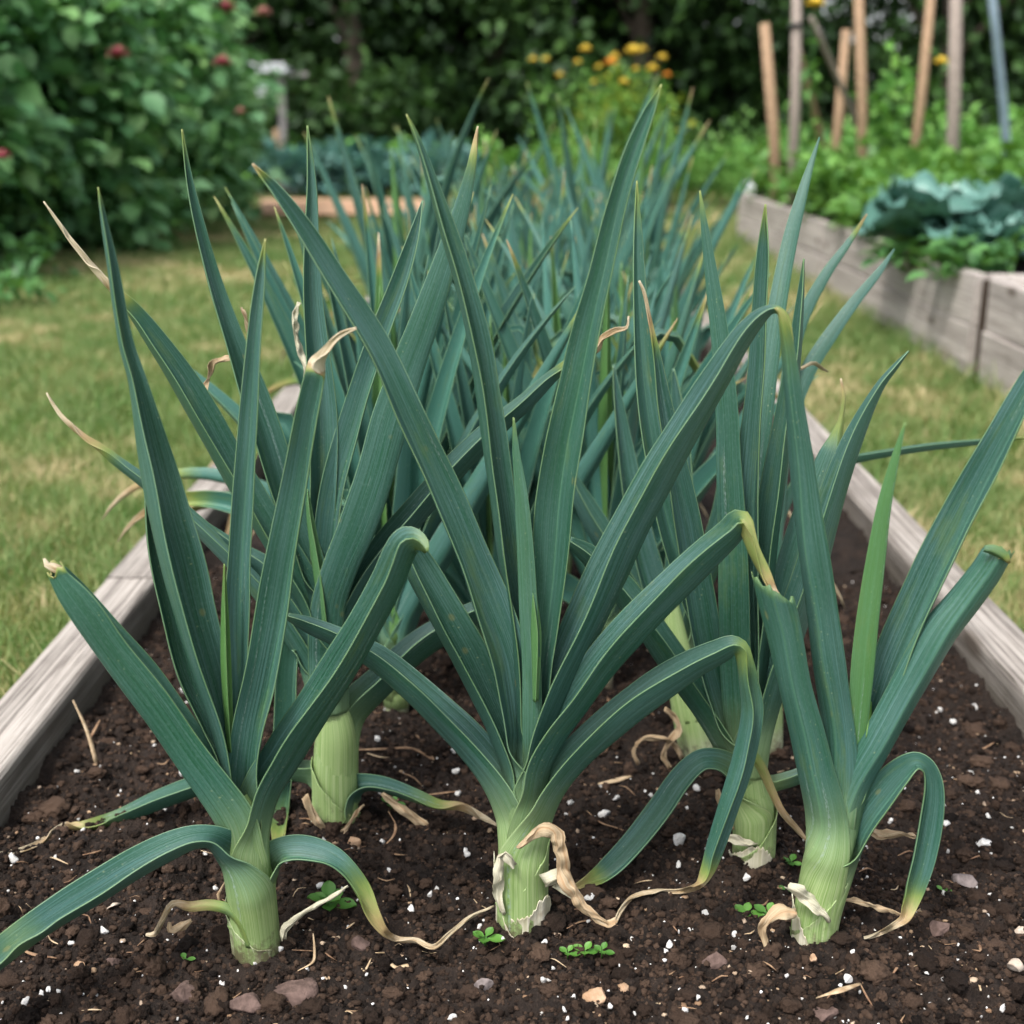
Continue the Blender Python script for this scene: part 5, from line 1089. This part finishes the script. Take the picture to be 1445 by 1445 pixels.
# white-topped table / bird table left of centre
p = at_y(390, 101, 15.6); r = empty('bird_table', (p[0]-.02, 15.6, G0)); tag(r, 'white-topped wooden bird table at the right end of the left shrubs', 'bird table')
hz = p[2]-G0
m_gwood = wood_material('grey_post', (.36, .33, .33), (.22, .20, .20))
post = board('post', hz-.03, .085, .085, m_gwood, parent=r, seg=.2, wob=.002); post.rotation_euler = (math.pi/2, 0, 0); post.location = (.07, .04, 0)
box('table_top', -.08, 0, hz+.02, .50, .40, .06, m_white, r); box('rim', -.08, -.2, hz+.07, .46, .03, .035, m_white, r); box('arm', .27, 0, hz-.03, .22, .06, .05, m_gwood, r)
box('shelf', -.18, 0, hz-.20, .17, .2, .14, m_white, r); box('foot', .07, 0, .04, .4, .08, .07, m_gwood, r)
p = at_y(390, 175, 15.3); o = board('wooden_post', .75, .06, .06, m_rock2, seg=.2, wob=.002); o.rotation_euler = (math.pi/2, 0, 0); o.location = (p[0], 15.3, G0); tag(o, 'short brown post just below and left of the white-topped table', 'post')

# plants of the far raised bed: potatoes, cabbages, stakes
ZB = GTOP-.05
m_pot = leafy_material('potato_leaves', [(.035, .115, .022), (.062, .17, .032), (.095, .235, .045), (.15, .29, .06)], .5, .22, (.25, .5, .04))
nP = 0
for si in range(11):
    for ti in range(4):
        s = 1.15+si*.37+random.uniform(-.08, .08); t = .24+ti*.36+random.uniform(-.06, .06)
        if s < 1.9 and t > .45: continue
        if s > LB-.15: continue
        p = gpt(s, t, 0); low_plant('leafy_crop_plant', p.x, p.y, .24, random.uniform(.24, .38)+.02*ti, 300, .085, m_pot, 'bright green leafy crop plant %s of the far raised bed' % (('along the front board' if ti == 0 else 'along the back side' if ti == 3 else 'in the middle')+(', near end' if s < 2.6 else ', far end' if s > 4 else ', halfway down')), 'crop plant', 'green crop plants in the far raised bed', 300+nP, z=ZB, W=.8, up=.5); nP += 1
m_cab = leafy_material('cabbage_leaves', [(.05, .14, .11), (.085, .20, .165), (.14, .27, .23)], .45, .08, (.1, .3, .1), .5)
def cabbage(px, py, Y_, rad, lab, seed):
    rng = np.random.default_rng(seed); x = at_y(px, py, Y_)[0]; r = empty('cabbage', (x, Y_, ZB)); tag(r, lab, 'cabbage', 'cabbages in the far raised bed')
    tube('stem', [(0, 0, -.02), (0, 0, .06), (0, 0, .12)], [.02, .02, .015], m_weed, r)
    nl = 15
    for i in range(nl):
        a = i*2.4+rng.uniform(-.2, .2); t = i/nl; Ln = rad*(1.15-.45*t)*rng.uniform(.9, 1.1); el = .45+.9*t; nu, nv = 12, 13; G = []
        ph = rng.uniform(0, 6)
        for u in range(nu):
            f = u/(nu-1); wd = Ln*.62*math.sin(math.pi*(.10+.76*f))**.6*(1 if f < .99 else .7); e = el-1.3*f*f*(1-.5*t); 
            rr = Ln*f*math.cos(el*.8-.5*f); zz = .05+.06*t+Ln*(f*math.sin(el)-.45*f*f*(1-.6*t))
            for v in range(nv):
                s = -1+2*v/(nv-1); ruff = .022*rad/.25*math.sin(v*2.6+f*8+ph)*(abs(s)**1.5)*(.3+f)+.012*math.sin(v*1.7+ph)*f**3+.02*math.sin(f*17+ph)*f
                lx, ly, lz = rr, wd*s, zz+.25*wd*s*s+ruff
                G.append((lx*math.cos(a)-ly*math.sin(a), lx*math.sin(a)+ly*math.cos(a), max(.005, lz)))
        h = rng.random(); link('leaf', mesh_np('leaf', np.array(G), grid_faces(nu, nv), m_cab, data=np.tile((h, .15, h), (nu*nv, 1))), r)
cabbage(1345, 310, 4.8, .31, 'biggest blue-green cabbage in the far raised bed, its leaves over the front board', 1)
cabbage(1425, 300, 5.15, .27, 'cabbage cut by the right edge, behind the raised bed corner', 2)
cabbage(1395, 330, 4.55, .16, 'young cabbage in the near corner of the far raised bed', 3)
for i, (px, py, Y_) in enumerate(((1375, 350, 4.3), (1430, 355, 4.35), (1330, 345, 4.5), (1290, 335, 4.75))):
    x = at_y(px, py, Y_)[0]; low_plant('young_crop_plant', x, Y_, .13, .13, 60, .07, m_low, 'small pale green young plant beside the cabbages', 'crop plant', 'young plants beside the cabbages', 400+i, z=ZB)
m_stake = wood_material('stake_wood', (.44, .30, .19), (.26, .165, .10))
m_stake2 = wood_material('grey_stake_wood', (.36, .30, .26), (.22, .18, .155))
def stake(bx, by, tx_, ty_, Y0, Y1, r_px, mat, lab, name='stake'):
    a = at_y(bx, by, Y0); b = at_y(tx_, ty_, Y1); r = r_px*PXM(a)/2; v = Vector(b-a)
    k = (ZB-.15-a[2])/v.z; a2 = a+np.array(v)*k  # driven into the soil
    o = tube(name, [(0, 0, 0), tuple(Vector(b-a2)*.5+Vector((.012, 0, 0))), tuple(Vector(b-a2))], [r, r*.97, r*.85], mat, loc=Vector(a2), k=9); return tag(o, lab, 'stake', 'wooden stakes standing in the far raised bed')
stake(1090, 200, 1079, 33, 8.3, 8.3, 16, m_stake, 'leftmost short wooden stake with a flat top')
sk = stake(1118, 200, 1125, -60, 7.9, 7.9, 15, m_stake2, 'tall greyish stake second from the left with a dark tie')
pt = at_y(1122, 38, 7.9); o = tube('tie', [(-.035, 0, -.0), (0, -.036, .01), (.035, 0, 0), (0, .036, -.008), (-.035, 0, 0)], [.012]*5, plain_material('dark_tie', (.02, .02, .025), (.04, .04, .045), 40, .6, .1), k=6); o.parent = sk; o.location = Vector(pt)-sk.location
stake(1145, 150, 1122, 55, 8.6, 8.3, 11, m_stake, 'thin stake slanting down to the right behind the tied one')
stake(1181, 170, 1194, 42, 8.8, 8.8, 14, m_stake, 'short leaning stake in the middle of the group')
stake(1186, 125, 1145, 25, 8.5, 8.2, 9, m_stake2, 'thin grey pole slanting between the stakes')
stake(1214, 165, 1210, -60, 8.4, 8.4, 15, m_stake, 'tall straight brown stake reaching out of the top, middle of the group')
stake(1296, 150, 1318, -50, 8.6, 8.6, 14, m_stake, 'leaning brown stake right of the bright sky gap')
stake(1342, 200, 1350, -80, 7.4, 7.4, 19, m_stake2, 'thickest tall stake near the right edge')
stake(1418, 210, 1394, -60, 7.4, 7.2, 13, plain_material('blue_grey_tube', (.16, .22, .27), (.22, .29, .34), 9, .5, .1), 'blue-grey metal tube pole rightmost of the stakes', 'metal_pole')
for (px, py, Y_, s, lab) in ((1149, 10, 8.0, .055, 'yellow bloom at the top edge beside the tied stake'), (1327, 91, 7.6, .04, 'small yellow bloom beside the thickest tall stake')):
    p = at_y(px, py, Y_); r = empty('yellow_flower', (p[0], p[1], ZB)); hgt = p[2]-ZB; tag(r, lab, 'flower')
    tube('stalk', [(0, .03, 0), (.02, .02, hgt*.5), (0, 0, hgt)], [.008, .007, .004], m_weed, r, k=4)
    n = 30; C = np.stack([RNG.normal(0, .04, n), RNG.normal(0, .04, n), RNG.uniform(.1, .85, n)*hgt], -1); D = RNG.normal(0, .6, (n, 3))
    leaf_obj('foliage', C, D, np.tile((0, 0, 1.), (n, 1)), RNG.uniform(.06, .12, n), .5, m_mid, r); flower('bloom', r, np.array([0, 0, hgt]), s, 0, rg, (m_yel, m_ora), m_cen)
# climbing plants round the stakes and dense growth behind the bed
for i, (px, Y_, hh) in enumerate(((1265, 8.9, 1.0), (1300, 9.2, .75), (1235, 9.3, .6), (1400, 9.0, .7), (1440, 8.0, .6), (1350, 9.4, .7), (1180, 9.6, .55), (1120, 9.7, .5), (1215, 10.0, .6))):
    x = at_y(px, 200, Y_)[0]; low_plant('bean_plant', x, Y_, .3, hh, 260, .10, m_mid, 'taller green plant growing at the back of the far raised bed', 'plant', 'taller plants behind the bed', 430+i, z=ZB-.1)

pp = g0-gdir*.018+gn*.05; o = board('gap_post', 2*.165-.02, .06, .06, wood_material('dark_post', (.055, .034, .022), (.03, .019, .013)), seg=.1, wob=.002); o.rotation_euler = (math.pi/2, 0, math.atan2(-gdir.x, gdir.y)); o.location = pp
tag(o, 'dark brown wooden post filling the gap between the two raised beds', 'post')
